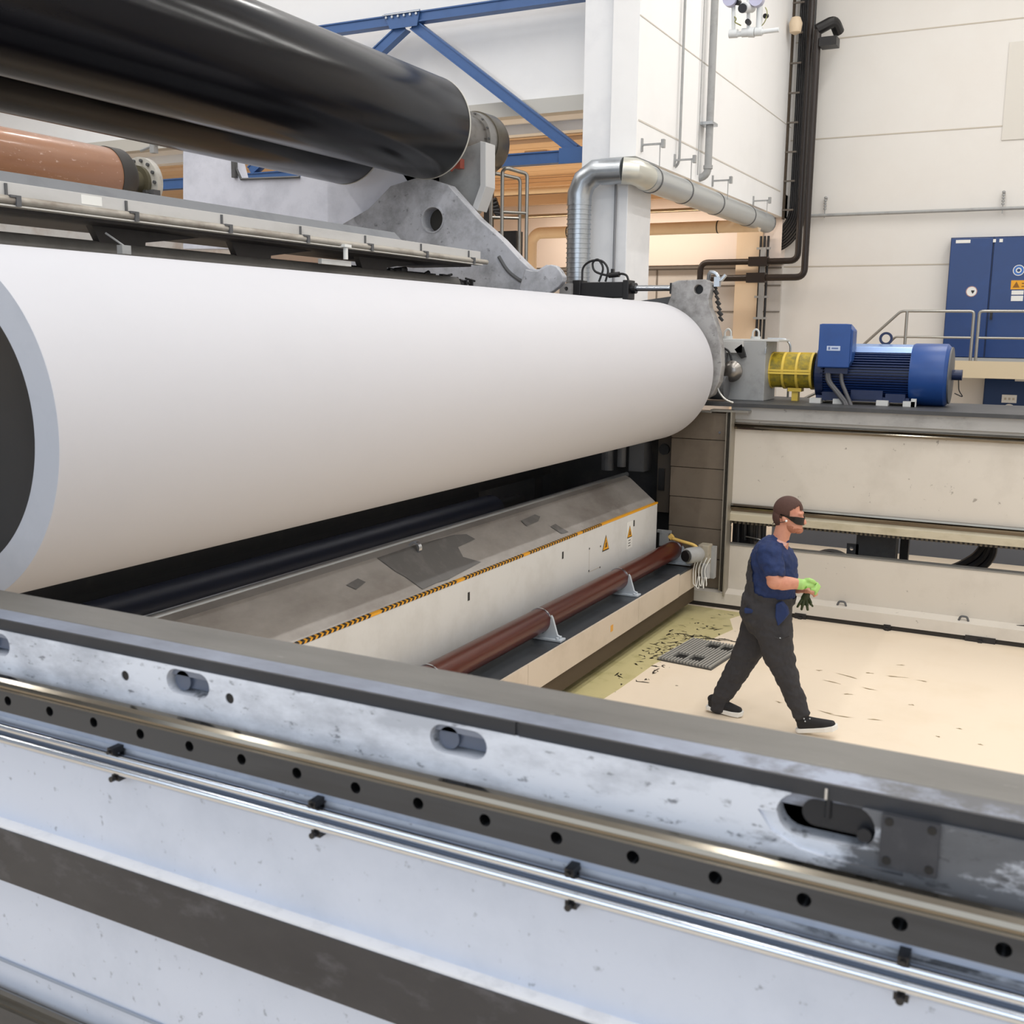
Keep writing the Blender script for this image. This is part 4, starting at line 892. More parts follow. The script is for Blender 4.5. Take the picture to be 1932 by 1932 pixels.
b = B(); box(b, -1.33, .4, 20.8, 20.99, 0, 2.30); obj('cabinet_body', b, cabdark, lc)
b = B(); box(b, -1.31, .38, 20.77, 20.8, .1, 2.28); obj('door', b, mat('low_door', '#10305f', .4), lc)
x_, z_ = yq(1890, 751, 20.76)
b = B(); box(b, x_, x_+.24, 20.762, 20.77, z_-.08, z_+.06); obj('name_plate', b, white_m, lc)
b = B()
for k in range(3): box(b, x_+.04+.065*k, x_+.075+.065*k, 20.760, 20.762, z_-.03, z_+.01)
obj('plate_print', b, sg, lc)
b = B(); cyl(b, (x_+.13, 20.74, z_-.2), (x_+.13, 20.77, z_-.2), .10, 24); obj('round_lock', b, white_m, lc)
x_, z_ = yq(1915, 716, 20.76); b = B(); box(b, x_, x_+.3, 20.762, 20.77, z_-.03, z_+.03); obj('name_strip', b, white_m, lc)

# ------------------------------------------------------------------ wall pipes and conduits
def pipe(name, label, cat, pts, r, m_, rad=0, seg=12, base=None, group=None):
    b = B(); tube(b, pts, r, seg, rad); o = obj(name, b, m_, smooth=True, base=base if base else pts[0]); tag(o, label, cat, group); return o
p = at(1530, 407, 'y', 20.88); q = at(1932, 399, 'y', 20.88)
pipe('wall_pipe', 'thin grey horizontal pipe along the back wall above the blue cabinet', 'pipe', [(-4.6, 20.9, p.z), (9.5, 20.9, p.z)], .03, grey_m)
for k, (px, py, lb) in enumerate(((1557, 385, 'small spring hanger on the back wall above the pipe, nearer the corner'), (1893, 375, 'small spring hanger on the back wall above the pipe, above the blue cabinet'))):
    q = at(px, py, 'y', 20.9); b = B()
    for j in range(5): cyl(b, (q.x, 20.9, q.z-.1+.05*j), (q.x, 20.9, q.z-.07+.05*j), .028, 8)
    cyl(b, (q.x, 20.9, q.z-.25), (q.x, 20.9, q.z+.14), .009, 6); box(b, q.x-.02, q.x+.02, 20.9, 21.0, q.z+.1, q.z+.13)
    tag(obj('spring_hanger', b, grey_m, base=q), lb, 'hanger', 'spring hangers on the back wall')
# black pipe loops
yc = 20.45
pA = [at(1533, 20, 'y', yc), at(1505, 492, 'y', yc), at(1322, 494, 'y', yc), at(1322, 525, 'y', yc)]
pA[0] = Vector((pA[1].x+.0, yc, 11.15)); pA[1] = Vector((pA[1].x, yc, pA[1].z)); pA[2] = Vector((pA[2].x, yc, pA[1].z)); pA[3] = Vector((pA[2].x, yc, pA[1].z-.9))
yB = 20.25
qB = at(1517, 523, 'y', yB); qB2 = at(1345, 524, 'y', yB)
t = thing('process_pipe', 'right black pipe dropping down the corner and turning left above the gearbox', 'pipe', (qB.x, yB, qB.z))
b = B(); tube(b, [(qB.x, yB, 8.35), (qB.x, yB, qB.z), (qB2.x, yB, qB.z), (qB2.x-.1, yB, qB.z)], .062, 14, .16); obj('pipe_run', b, brownblk, t, smooth=True)
b = B(); box(b, -5.55, -5.2, yB-.09, yB+.09, qB.z-.09, qB.z+.09); obj('pipe_sleeve', b, brownblk, t)
b = B(); tube(b, [(qB.x-.02, yB, 8.35), (qB.x+.25, yB+.1, 8.5), (qB.x+.3, yB+.3, 8.35)], .10, 12, .1); box(b, qB.x+.05, qB.x+.35, yB-.1, yB+.2, 8.05, 8.2); obj('top_fitting', b, blackp, t)
b = B(); lathe(b, (qB.x-.4, yB, 8.45), (0, 0, 1), [(-.15, 0), (-.1, .1), (.05, .12), (.15, .08), (.18, 0)], 16); obj('pale_cap', b, insul, t, smooth=True)
t = thing('process_pipe', 'left black pipe dropping down the corner and turning left, the upper of two', 'pipe', (pA[1].x, yc, pA[1].z))
b = B(); tube(b, pA, .058, 14, .16); obj('pipe_run', b, brownblk, t, smooth=True)
b = B(); box(b, -5.58, -5.22, yc-.085, yc+.085, pA[1].z-.085, pA[1].z+.085); obj('pipe_sleeve', b, brownblk, t)
t = thing('cable_ladder', 'dark cable ladder climbing the wall corner', 'cable ladder', (-5.1, 20.7, 4.8))
b = B()
for x in (-5.22, -5.05): box(b, x, x+.035, 20.62, 20.70, 5.15, 11.15)
obj('side_rails', b, mat('ladder_brown', '#4a3d2e', .5), t)
z = 5.3
while z < 11:
    b = B(); box(b, -5.22, -4.84, 20.60, 20.63, z, z+.03); z += .52; obj('rung', b, mat('rung_grey', '#6b6258', .5), t)
b = B()
for k in range(8):
    x = -4.92+.036*k; tube(b, [(x, 20.74, 11.1), (x, 20.74, 5.2-.03*k), (x-.25, 20.74, 4.88-.03*k), (x-.55, 20.74, 4.82-.04*k)], .023, 8, .25)
obj('cables', b, blackp, t, smooth=True)
pc = at(1437, 520, 'y', 20.5)
t = thing('conduit_rack', 'vertical dark conduit rack beside the cream pillar', 'conduit', (pc.x, 20.5, 2.0))
b = B()
for dx in (-.07, 0, .07): cyl(b, (pc.x+dx, 20.59, 2.0), (pc.x+dx, 20.59, 4.85), .024, 8)
obj('conduits', b, blackp, t)
b = B()
for z in (3.3, 3.7, 4.05, 4.6): box(b, pc.x-.13, pc.x+.13, 20.53, 20.56, z, z+.04)
box(b, pc.x-.05, pc.x+.05, 20.515, 20.53, 3.3, 4.64); obj('rack_bar', b, grey_m, t)
# grey pipes on the side wall
y_ = 15.9
def sidepipe(px0, px1, pyb, x_, r, lab, nm='wall_pipe', foot=None):
    q = at(px1, pyb, 'x', x_); t = thing(nm, lab, 'pipe', (x_, q.y, q.z))
    b = B(); pts = [(x_, q.y, 11.15), (x_, q.y, q.z)]
    if foot: pts += [(x_-foot, q.y, q.z)]
    tube(b, pts, r, 12, .15); obj('pipe_run', b, grey_m, t, smooth=True); return t, q
t, q = sidepipe(1346, 1335, 335, -4.93, .055, 'thick grey drain pipe with elbow running down the side wall', foot=.35)
b = B(); z = at(1335, 232, 'x', -4.93).z; box(b, -5.04, -4.85, q.y-.13, q.y+.13, z-.02, z+.02); obj('pipe_clamp', b, galv, t)
b = B(); lathe(b, (-4.93, q.y, q.z+.12), (0, 0, 1), [(0, .056), (0, .068), (.05, .068), (.05, .056)], 20, closed=True); obj('pipe_collar', b, grey_m, t)
sidepipe(1293, 1281, 318, -5.0, .018, 'thin dark conduit on the side wall left of the thick drain pipe', foot=.3)
sidepipe(1322, 1316, 330, -5.02, .008, 'very thin cable hanging between the two side wall pipes')
for k, (px, py) in enumerate(((1232, 273), (1293, 302), (1364, 341), (1440, 379))):
    q = at(px-12, py, 'x', -4.98); lab = ('leftmost', 'second', 'third', 'rightmost')[k]+' of the small strut brackets along the bottom of the side wall'
    b = B(); box(b, -5.05, -4.75, q.y-.012, q.y+.012, q.z-.012, q.z+.012); box(b, -5.05, -5.03, q.y-.02, q.y+.02, q.z-.08, q.z+.08); cyl(b, (-4.80, q.y, q.z-.28), (-4.80, q.y, q.z), .006, 6); box(b, -4.78, -4.74, q.y-.03, q.y+.03, q.z-.05, q.z+.05)
    tag(obj('strut_bracket', b, grey_m, base=q), lab, 'bracket', 'strut brackets on the side wall')
# conduit on the column
q = at(1163, 300, 'y', 13.05)
pipe('column_conduit', 'grey conduit running up the front of the white column', 'conduit', [(q.x, 13.06, 11.15), (q.x, 13.06, 2.5)], .017, mat('conduit_grey', '#85868a', .4))

# ------------------------------------------------------------------ spiral duct
t = thing('ventilation_duct', 'shiny galvanised ventilation duct bending over in front of the white column', 'duct', (-5.6, 12.75, 2.0))
DX, DZ, DY = -4.98, 4.95, 12.85
vx = at(1092, 430, 'y', DY).x
arc = [(vx, DY, 1.8), (vx, DY, 4.66)]
b = B(); R_ = .148
zz = 1.8; pr_ = []
while zz < 4.62:
    pr_ += [(zz-1.8, R_), (zz-1.8+.042, R_), (zz-1.8+.044, R_+.010), (zz-1.8+.056, R_+.010), (zz-1.8+.058, R_)]; zz += .06
lathe(b, (vx, DY, 1.8), (0, 0, 1), pr_, 32); obj('spiral_pipe', b, galv, t, smooth=True)
def seg(bm, pts, r): tube(bm, pts, r, 32, 0)
b = B(); seg(b, [(vx, DY, 4.60), (vx, DY, 4.74), (vx+.07, DY, 4.90), (vx+.22, DY, 5.0), (vx+.32, DY, 5.0)], .158); obj('elbow', b, galv, t, smooth=True)
b = B(); seg(b, [(vx+.30, DY, 5.0), (DX-.16, DY, 5.0)], .160); obj('cross_pipe', b, galv, t, smooth=True)
b = B(); seg(b, [(DX-.18, DY, 5.0), (DX-.05, DY+.05, 4.99), (DX, DY+.2, 4.97), (DX, DY+.34, DZ)], .162); obj('elbow', b, mat('elbow_cream', '#cfcfc6', .35, metal=.5), t, smooth=True)
b = B(); seg(b, [(DX, DY+.34, DZ), (DX, 19.2, DZ)], .165); obj('straight_run', b, mat('duct_pale', '#c2c6c7', .32, metal=.6), t, smooth=True)
for y in (13.35, 14.6, 16.1, 17.9):
    b = B(); lathe(b, (DX, y, DZ), (0, 1, 0), [(0, .163), (0, .172), (.03, .172), (.03, .163)], 32, closed=True); obj('joint_ring', b, dgrey_m, t)
b = B(); lathe(b, (DX, 19.2, DZ), (0, 1, 0), [(0, .15), (0, .165), (.08, .165), (.16, .12), (.18, 0)], 32); obj('end_cap', b, galv, t, smooth=True)

# insulated pipe in the recess
zi = at(1100, 437, 'y', 18.5).z
xl = at(1003, 440, 'y', 18.5).x
t = thing('insulated_pipe', 'cream insulated pipe with an elbow, behind the white column', 'pipe', (xl, 18.5, 2.0))
b = B(); tube(b, [(xl, 18.5, 2.0), (xl, 18.5, zi-.12), (xl+.12, 18.5, zi), (-4.0-.9, 18.5, zi)], .105, 20, .14); obj('pipe_run', b, insul, t, smooth=True)
for x in (xl+.75, xl+2.0, xl+3.6):
    b = B(); lathe(b, (x, 18.5, zi), (1, 0, 0), [(0, .105), (0, .11), (.02, .11), (.02, .105)], 20, closed=True); obj('pipe_band', b, blackp, t)
for (py, y, r, lab, m_) in ((298, 15.6, .07, 'topmost white pipe in the recess, just above the blue lower chord', insul), (360, 17.5, .055, 'white pipe in the recess below the wood-coloured boards', insul), (408, 19.5, .035, 'thin pipe in the recess above the cream insulated one', mat('pipe_tan', '#a08f76', .5))):
    z = at(1010, py, 'y', y).z; pipe('recess_pipe', lab, 'pipe', [(-14, y, z), (WX-.42, y, z)], r, m_, group='pipes in the recess')
# boards and beams in the recess
z0_ = at(1010, 352, 'y', 17.8).z; z1_ = at(1010, 312, 'y', 17.8).z
b = B()
for k in range(5):
    zc = z0_+(z1_-z0_)*k/5; box(b, -14, WX-.4, 17.8, 17.86-.01*(k % 2), zc, zc+(z1_-z0_)/5-.012)
struct('trim_11', b, soff_m)
z0_ = at(1010, 386, 'y', 19.8).z; z1_ = at(1010, 368, 'y', 19.8).z
b = B(); box(b, -14, WX-.1, 19.8, 19.95, z0_, z1_); struct('trim_12', b, soff_m)
q = at(990, 262, 'y', 15.2); q2 = at(1032, 287, 'y', 15.2)
t = thing('ceiling_box', 'small boxed unit under the orange soffit left of the white column', 'box', (q.x, 15.2, q2.z))
b = B(); box(b, q.x, q2.x, 15.2, 15.6, q2.z, q.z); obj('box_body', b, soff_m, t)
b = B(); box(b, q.x+.02, q2.x-.02, 15.18, 15.2, q2.z+.0, q2.z+.09); obj('louvre', b, insul, t)
# steel cage handrails behind the lever arm
def cage(pxs, ytop, yy, lab):
    a = at(pxs[0], ytop, 'y', yy); c = at(pxs[1], ytop, 'y', yy)
    t = thing('handrail', lab, 'handrail', (a.x, yy, 0), 'steel handrails')
    b = B(); tube(b, [(a.x, yy, 0.0), (a.x, yy, a.z), (a.x+.06, yy, a.z+.03), (c.x, yy+.25, a.z-.02), (c.x, yy+.25, 0.0)], .024, 10, .05); obj('frame_tube', b, handr_m, t, smooth=True)
    z = at(pxs[0], ytop+78, 'y', yy).z
    b = B(); tube(b, [(a.x, yy, z), (c.x, yy+.25, z)], .02, 8); obj('cross_tube', b, handr_m, t, smooth=True)
cage((948, 978), 322, 12.4, 'right tubular steel guard frame rising behind the lever arm')
cage((927, 965), 332, 12.8, 'left tubular steel guard frame rising behind the lever arm')
b = B(); q = at(925, 400, 'y', 13.2); box(b, q.x-.1, q.x+.0, 13.2, 13.3, 0, q.z+.45); box(b, q.x-.1, q.x+.35, 13.3, 13.5, 0, q.z-.25)
for k in range(6): cyl(b, (q.x-.02+.03*k, 13.15, q.z+.1-.03*k), (q.x+.12+.02*k, 13.15, q.z+.16-.05*k), .03, 8)
tag(obj('valve_stand', b, darkmach, base=(q.x, 13.2, 0)), 'dark valve stand behind the tubular steel frames', 'valve stand')

# ------------------------------------------------------------------ blue truss
TY = 13.4
t = thing('steel_truss', 'blue steel truss girder in front of the upper wall', 'truss', (-8, TY, 5))
def beam(p0, p1, wd, dp, nm, extra=True):
    p0, p1 = Vector(p0), Vector(p1); d = (p1-p0).normalized(); n = Vector((0, 1, 0)).cross(d).normalized(); yv = Vector((0, 1, 0))
    b = B()
    def slab(w0, w1, y0, y1):
        vs = []
        for P in (p0, p1):
            vs += [P+n*w0+yv*y0, P+n*w1+yv*y0, P+n*w1+yv*y1, P+n*w0+yv*y1]
        v = [b.verts.new(q) for q in vs]
        for f in ((0, 1, 2, 3), (4, 7, 6, 5), (0, 4, 5, 1), (1, 5, 6, 2), (2, 6, 7, 3), (3, 7, 4, 0)): b.faces.new([v[i] for i in f])
    slab(-wd/2, -wd/2+.018, 0, dp); slab(wd/2-.018, wd/2, 0, dp); slab(-wd/2+.018, wd/2-.018, dp*.12, dp*.2)
    return obj(nm, b, blue_m, t)
a0 = at(610, 51, 'y', TY); a1 = at(1040, 2, 'y', TY); zt = (a0.z+a1.z)/2
a0 = at(540, 58, 'y', TY)
beam((a0.x-8, TY, zt+.03), (-5.86, TY, zt), .14, .16, 'top_chord')
n0 = at(765, 42, 'y', TY); n1 = at(1082, 290, 'y', TY)
beam((n0.x+.1, TY+.02, zt-.08), (n1.x, TY+.02, n1.z+.05), .15, .13, 'diagonal')
n2 = at(712, 92, 'y', TY); d_ = (n2-n0)
beam((n0.x-.05, TY+.02, zt-.08), (n0.x-.05+d_.x*6, TY+.02, zt-.08+d_.z*6), .15, .13, 'diagonal')
beam((-14, TY, n1.z-.02), (-5.86, TY, n1.z-.02), .16, .15, 'bottom_chord')
b = B(); prism(b, [(n0.x-.35, zt+.09), (n0.x+.25, zt+.09), (n0.x+.2, zt-.12), (n0.x-.25, zt-.12)], 'y', TY-.02, TY-.005); 
obj('gusset_plate', b, blue_m, t)
b = B(); box(b, n0.x-.36, n0.x+.26, TY-.05, TY-.02, zt+.06, zt+.075); obj('splice_plate', b, galv, t)
for k in range(6):
    b = B(); cyl(b, (n0.x-.3+.1*k, TY-.045, zt+.035), (n0.x-.3+.1*k, TY-.02, zt+.035), .018, 8); obj('splice_bolt', b, galv, t)
b = B(); box(b, n1.x-.2, -5.85, TY-.03, TY-.01, n1.z-.12, n1.z+.08); obj('gusset_plate', b, blue_m, t)

# ------------------------------------------------------------------ camera cluster hanging at the top
q = at(1420, 30, 'y', 12.0)
t = thing('camera_rig', 'white cluster of cameras and cylinders hanging at the top edge', 'camera rig', q)
s = 1/ (2008/13.2)   # metres per pixel at that depth
def H(px, py, dy=0): v = at(px, py, 'y', 12.0); return Vector((v.x, 12.0+dy, v.z))
wh = mat('rig_white', '#dcdfe0', .4)
b = B(); cyl(b, H(1377, 66), H(1440, 60), .028, 14); cyl(b, H(1376, 64), H(1392, 63), .045, 14); cyl(b, H(1400, 62), H(1413, 61), .046, 14); cyl(b, H(1413, 61), H(1424, 61), .052, 14); cyl(b, H(1425, 60), H(1438, 59), .046, 14); cyl(b, H(1438, 60), H(1470, 56), .024, 14)
obj('actuator', b, wh, t, smooth=True)
b = B(); cyl(b, H(1384, 56), H(1384, 10), .022, 12); cyl(b, H(1432, 54), H(1434, 8), .035, 12); cyl(b, H(1412, 56), H(1412, 0), .02, 12); obj('posts', b, wh, t, smooth=True)
b = B(); cyl(b, H(1410, 22, -.16), H(1416, 12, .05), .052, 20); obj('camera_body', b, wh, t, smooth=True)
b = B(); cyl(b, H(1409, 24, -.18), H(1409, 23, -.15), .047, 20); obj('lens', b, blackp, t); b = B(); cyl(b, H(1414, 44, -.08), H(1414, 44, -.02), .028, 14); obj('lens', b, blackp, t); b = B(); cyl(b, H(1445, 32, -.04), H(1447, 30, .0), .025, 12); obj('lens', b, blackp, t); b = B(); cyl(b, H(1392, 7, -.06), H(1395, 5, .0), .03, 12); obj('lens', b, blackp, t); b = B(); box(b, H(1438, 0).x-.02, H(1438, 0).x+.02, 11.93, 11.96, H(0, 45).z, H(0, 14).z); obj('side_block', b, blackp, t)
for px_ in (1381, 1431):
    b = B(); cyl(b, H(px_, 2, -.1), H(px_, 2, -.02), .075, 24); obj('round_lamp', b, mat('lamp_lilac', '#b9b9d2', .3), t, smooth=True)
b = B(); tube(b, [H(1384, 30), H(1392, 38, -.05), H(1388, 44, -.05), H(1400, 50, -.04)], .007, 6, .05); tube(b, [H(1444, 14), H(1450, 24, -.04), H(1446, 42, -.04), H(1436, 50)], .006, 6, .05); obj('cable', b, mat('cable_olive', '#8f8f5a', .5), t)
b = B(); cyl(b, H(1412, -5), Vector((H(1412, 0).x, 12.0, 11.2)), .03, 10); obj('suspension_rod', b, grey_m, t)
# ---- the walking man
# ------------------------------------------------------------------ walking man
def N(px, py, y=8.0): return at(px, py, 'y', y)
def fuse(bm, vox=.01, it=6, disp=0):
    bmesh.ops.recalc_face_normals(bm, faces=bm.faces)
    me = bpy.data.meshes.new('t'); bm.to_mesh(me); bm.free(); o = bpy.data.objects.new('t', me); COL.objects.link(o)
    md = o.modifiers.new('r', 'REMESH'); md.mode = 'VOXEL'; md.voxel_size = vox
    sm = o.modifiers.new('s', 'SMOOTH'); sm.iterations = it; sm.factor = .5
    bpy.context.view_layer.update()
    m2 = bpy.data.meshes.new_from_object(o.evaluated_get(bpy.context.evaluated_depsgraph_get()))
    out = B(); out.from_mesh(m2); bpy.data.objects.remove(o); bpy.data.meshes.remove(me); bpy.data.meshes.remove(m2)
    if disp:
        from mathutils import noise
        out.normal_update()
        for v in out.verts:
            n = noise.noise(Vector((v.co.x*9, v.co.y*7, v.co.z*16)))+.5*noise.noise(v.co*34)
            v.co += v.normal*n*disp
    return out
def loft(bm, secs, seg=20, lat=Vector((0, 1, 0))):
    """secs: (centre, half size fore-aft, half size sideways); closed with rounded ends"""
    S_ = [(Vector(c), a, b_) for c, a, b_ in secs]
    d0 = (S_[1][0]-S_[0][0]).normalized(); d1 = (S_[-1][0]-S_[-2][0]).normalized()
    pre = [(S_[0][0]-d0*S_[0][1]*k, S_[0][1]*f, S_[0][2]*f) for k, f in ((.55, .35), (.4, .68), (.2, .9))]
    post = [(S_[-1][0]+d1*S_[-1][1]*k, S_[-1][1]*f, S_[-1][2]*f) for k, f in ((.2, .9), (.4, .68), (.55, .35))]
    S_ = pre+S_+post; rings = []
    for i, (c, a, b_) in enumerate(S_):
        d = (S_[min(i+1, len(S_)-1)][0]-S_[max(i-1, 0)][0]).normalized()
        u = d.cross(lat); u = u.normalized() if u.length > .05 else Vector((0, 0, 1)); l2 = u.cross(d).normalized()
        rings.append([bm.verts.new(c+u*a*math.cos(2*PI*k/seg)+l2*b_*math.sin(2*PI*k/seg)) for k in range(seg)])
    for k in range(len(rings)-1):
        for i in range(seg):
            j = (i+1) % seg; bm.faces.new((rings[k][i], rings[k][j], rings[k+1][j], rings[k+1][i]))
    bm.faces.new(rings[0]); bm.faces.new(rings[-1]); return bm
def ell(bm, c, rx, ry, rz, rot=0, seg=24):
    m = Matrix.Translation(c) @ Matrix.Rotation(rot, 4, 'Y') @ Matrix.Diagonal((rx, ry, rz, 1))
    bmesh.ops.create_uvsphere(bm, u_segments=seg, v_segments=seg*2//3, radius=1, matrix=m); return bm
skin = mat('skin', '#cc8f76', .5, dirt='#b87460', amt=.6, scale=14)
navy_cl = mat('shirt_navy', '#152b5a', .75, dirt='#0e1b3a', amt=.6, scale=16, bump=.3)
grey_cl = mat('work_trousers_grey', '#343336', .85, dirt='#29282b', amt=.6, scale=14, bump=.3)
lime = mat('glove_lime', '#a2cc74', .6, dirt='#86b554', amt=.5, scale=30)
glove_dk = mat('glove_dark', '#2c3a16', .5, dirt='#1c2410', amt=.7, scale=26)
man = thing('person', 'man in navy shirt and dark grey overalls walking right, wearing sunglasses, holding work gloves', 'person', (-1.85, 8.0, 0))
YR, YL = 7.86, 8.12     # right (near) and left (far) sides
def legsec(pts, y, k=1.0): return [(N(px, py, yy), a*k, b_*k) for (px, py, a, b_, yy) in pts]
# front leg = his right (near) leg; rear leg = his left leg
front = [(1452, 1165, .165, .11, 7.90), (1462, 1200, .14, .105, 7.90), (1468, 1235, .118, .098, 7.90), (1482, 1270, .095, .085, 7.91), (1493, 1300, .083, .075, 7.91), (1503, 1325, .074, .068, 7.92), (1511, 1348, .070, .062, 7.92)]
rear = [(1436, 1165, .15, .11, 8.09), (1424, 1200, .125, .10, 8.08), (1408, 1235, .108, .095, 8.07), (1385, 1275, .092, .08, 8.05), (1370, 1300, .082, .072, 8.04), (1358, 1320, .075, .066, 8.03), (1354, 1337, .070, .060, 8.03)]
torso = [(1462, 1026, .105, .15), (1459, 1036, .15, .20), (1458, 1055, .172, .205), (1458, 1081, .185, .19), (1454, 1117, .19, .18), (1447, 1140, .188, .182), (1444, 1160, .182, .188), (1445, 1178, .15, .175)]
tsec = lambda a0, a1, k=1.0: [(N(px, py), a*k, b_*k) for (px, py, a, b_) in torso[a0:a1]]
# --- body: one continuous skin surface
b = B()
loft(b, tsec(0, 8, .86)); loft(b, legsec(front, 0, .78)); loft(b, legsec(rear, 0, .78))
HC = N(1487, 962)
loft(b, [(N(1470, 1030), .07, .075), (N(1474, 1012), .062, .064), (N(1480, 992), .062, .060), (N(1484, 978), .06, .06)])
ell(b, N(1478, 972), .07, .066, .08)
ell(b, HC, .104, .078, .100)                                  # cranium
ell(b, N(1492, 975), .092, .072, .085)                        # face
ell(b, N(1496, 990), .072, .060, .062, .25)                   # jaw
ell(b, N(1506, 1000), .035, .034, .026)                       # chin
loft(b, [(N(1512, 974), .012, .012), (N(1517, 983), .016, .015), (N(1519, 988), .014, .018)], 12)   # nose
ell(b, N(1511, 968), .022, .055, .014)                        # brow
ell(b, N(1511, 995), .014, .026, .007); ell(b, N(1510, 999), .013, .024, .008)   # lips
for s in (-1, 1):
    yy = 8.0+s*.078; e = N(1480, 980, yy)
    ell(b, e, .020, .014, .034, -.15, 12); ell(b, N(1482, 985, yy), .011, .013, .012, 0, 10)
    ell(b, N(1505, 975, 8.0+s*.035), .012, .014, .011, 0, 10)      # eyes
# arms
SH, EL, WR = N(1452, 1042, 7.80), N(1459, 1097, 7.745), N(1508, 1102, 7.83)
ell(b, EL+Vector((.012, 0, -.004)), .062, .052, .056)
armR = [(SH, .068, .065), (SH.lerp(EL, .5), .062, .058), (EL+Vector((-.0, 0, .03)), .055, .052), (EL+Vector((.035, 0, -.005)), .054, .052), (EL.lerp(WR, .35)+Vector((0, 0, -.006)), .056, .052), (EL.lerp(WR, .7), .047, .043), (WR, .038, .034)]
loft(b, armR)
SL, EL2, WL = N(1456, 1042, 8.20), N(1468, 1098, 8.24), N(1508, 1112, 8.06)
armL = [(SL, .068, .065), (SL.lerp(EL2, .5), .062, .058), (EL2, .054, .052), (EL2.lerp(WL, .35), .054, .05), (EL2.lerp(WL, .7), .044, .04), (WL, .034, .03)]
loft(b, armL)
def hand(bm, wr, palm, tips, thumb, k=1.0):
    """wr wrist, palm centre, list of finger (knuckle, mid, tip), thumb the same"""
    loft(bm, [(wr, .030*k, .028*k), (wr.lerp(palm, .5), .024*k, .038*k), (palm, .021*k, .044*k), (palm.lerp(wr, -.45), .018*k, .042*k)], 14)
    for i, f in enumerate(tips):
        r = (.0105, .011, .0105, .009)[i]*k; tube(bm, f, r, 10, 0, radii=[r*1.1, r*1.05, r, r*.75])
    tube(bm, thumb, .012*k, 10, 0, radii=[.015*k, .0135*k, .012*k, .009*k])
# left bare hand, fingers curled around the hanging glove
PL = N(1524, 1114, 8.0)
fl = []
for i in range(4):
    d = Vector((.0, -.018*i+.02, 0)); a0 = PL+Vector((.03, 0, .004))+d
    fl.append([a0, a0+Vector((.030, -.004, -.006)), a0+Vector((.040-.003*i, -.012, -.030)), a0+Vector((.022, -.014, -.040))])
hand(b, WL, PL, fl, [PL+Vector((-.015, -.035, .01)), PL+Vector((.012, -.05, .008)), PL+Vector((.035, -.05, -.005)), PL+Vector((.048, -.046, -.014))])
# right hand
PR = N(1522, 1102, 7.87)
fr = []
for i in range(4):
    a0 = PR+Vector((.034, .026-.016*i, .010-.012*i))
    fr.append([a0, a0+Vector((.032, .012, -.008)), a0+Vector((.050-.004*i, .022, -.030)), a0+Vector((.042-.004*i, .026, -.050))])
th = [PR+Vector((-.01, -.02, .03)), PR+Vector((.022, -.026, .040)), PR+Vector((.05, -.018, .030)), PR+Vector((.066, -.006, .018))]
hand(b, WR, PR, fr, th)
obj('body', fuse(b, .0065, 5), skin, man, smooth=True)
# --- glove on the right hand
b = B(); hand(b, WR+Vector((-.012, 0, 0)), PR, fr, th, 1.28); loft(b, [(WR+Vector((-.015, 0, 0)), .043, .039), (WR+Vector((.03, 0, 0)), .040, .038)], 16)
obj('glove', fuse(b, .005, 3), lime, man, smooth=True, label='lime green work glove on the near hand')
b = B(); ell(b, PR+Vector((.0, -.052, -.012)), .014, .006, .014); ell(b, PR+Vector((.062, .0, .012)), .010, .010, .010); obj('glove_mark', b, mat('glove_mark', '#5f9f2c', .6), man)
# --- shirt
b = B(); loft(b, tsec(0, 6, 1.0))
loft(b, [(N(1468, 1024), .075, .085), (N(1472, 1016), .066, .070)])
loft(b, [(SH+Vector((0, .03, .02)), .092, .088), (SH, .095, .088), (SH.lerp(EL, .4)+Vector((.004, 0, 0)), .090, .080), (N(1460, 1070, 7.765), .086, .076), (N(1461, 1078, 7.76), .084, .074)])
for xx in (N(1446, 1083, 7.76), N(1461, 1083, 7.76), N(1476, 1083, 7.76)): ell(b, xx, .022, .06, .018)
loft(b, [(SL+Vector((0, -.03, .02)), .092, .088), (SL, .095, .088), (SL.lerp(EL2, .45), .088, .078), (EL2+Vector((.0, 0, .06)), .078, .070)])
sb = fuse(b, .0085, 5, .013)
# cut the sleeve hems flat
obj('shirt', sb, navy_cl, man, smooth=True, label='navy short-sleeved shirt')
b = B(); loft(b, [(N(1470, 1024), .072, .078), (N(1472, 1018), .068, .072)], 24); obj('collar', fuse(b, .006, 2), mat('collar_pink', '#d8aaa0', .7), man, smooth=True)
# --- overalls
b = B(); loft(b, tsec(2, 8, 1.045)); loft(b, legsec(front, 0)); loft(b, legsec(rear, 0))
ob = fuse(b, .0095, 6, .012)
# the bib is cut away at chest and armpit
def keep(f):
    c = f.calc_center_median(); 
    # measured edge: from the nape side down to the waist
    back = N(1424, 1040); mid = N(1434, 1110); fr_ = N(1478, 1122); 
    if c.z > back.z: return False
    if c.z > mid.z:
        t_ = (c.z-mid.z)/(back.z-mid.z); return c.x < mid.x+(back.x-mid.x)*t_
    if c.z > fr_.z-.03:
        return c.x < mid.x+.03 or c.z < mid.z-(c.x-mid.x)*.10-.01
    return True
bmesh.ops.delete(ob, geom=[f for f in ob.faces if not keep(f)], context='FACES')
obj('overalls', ob, grey_cl, man, smooth=True, label='dark grey bib overalls')
def patch(nm, l, y, th, m_, lab=None):
    b = B(); ps = [N(px, py, y) for px, py in l]; prism(b, [(p.x, p.z) for p in ps], 'y', y, y+th); return obj(nm, b, m_, man, smooth=False, label=lab, bevel=.01)
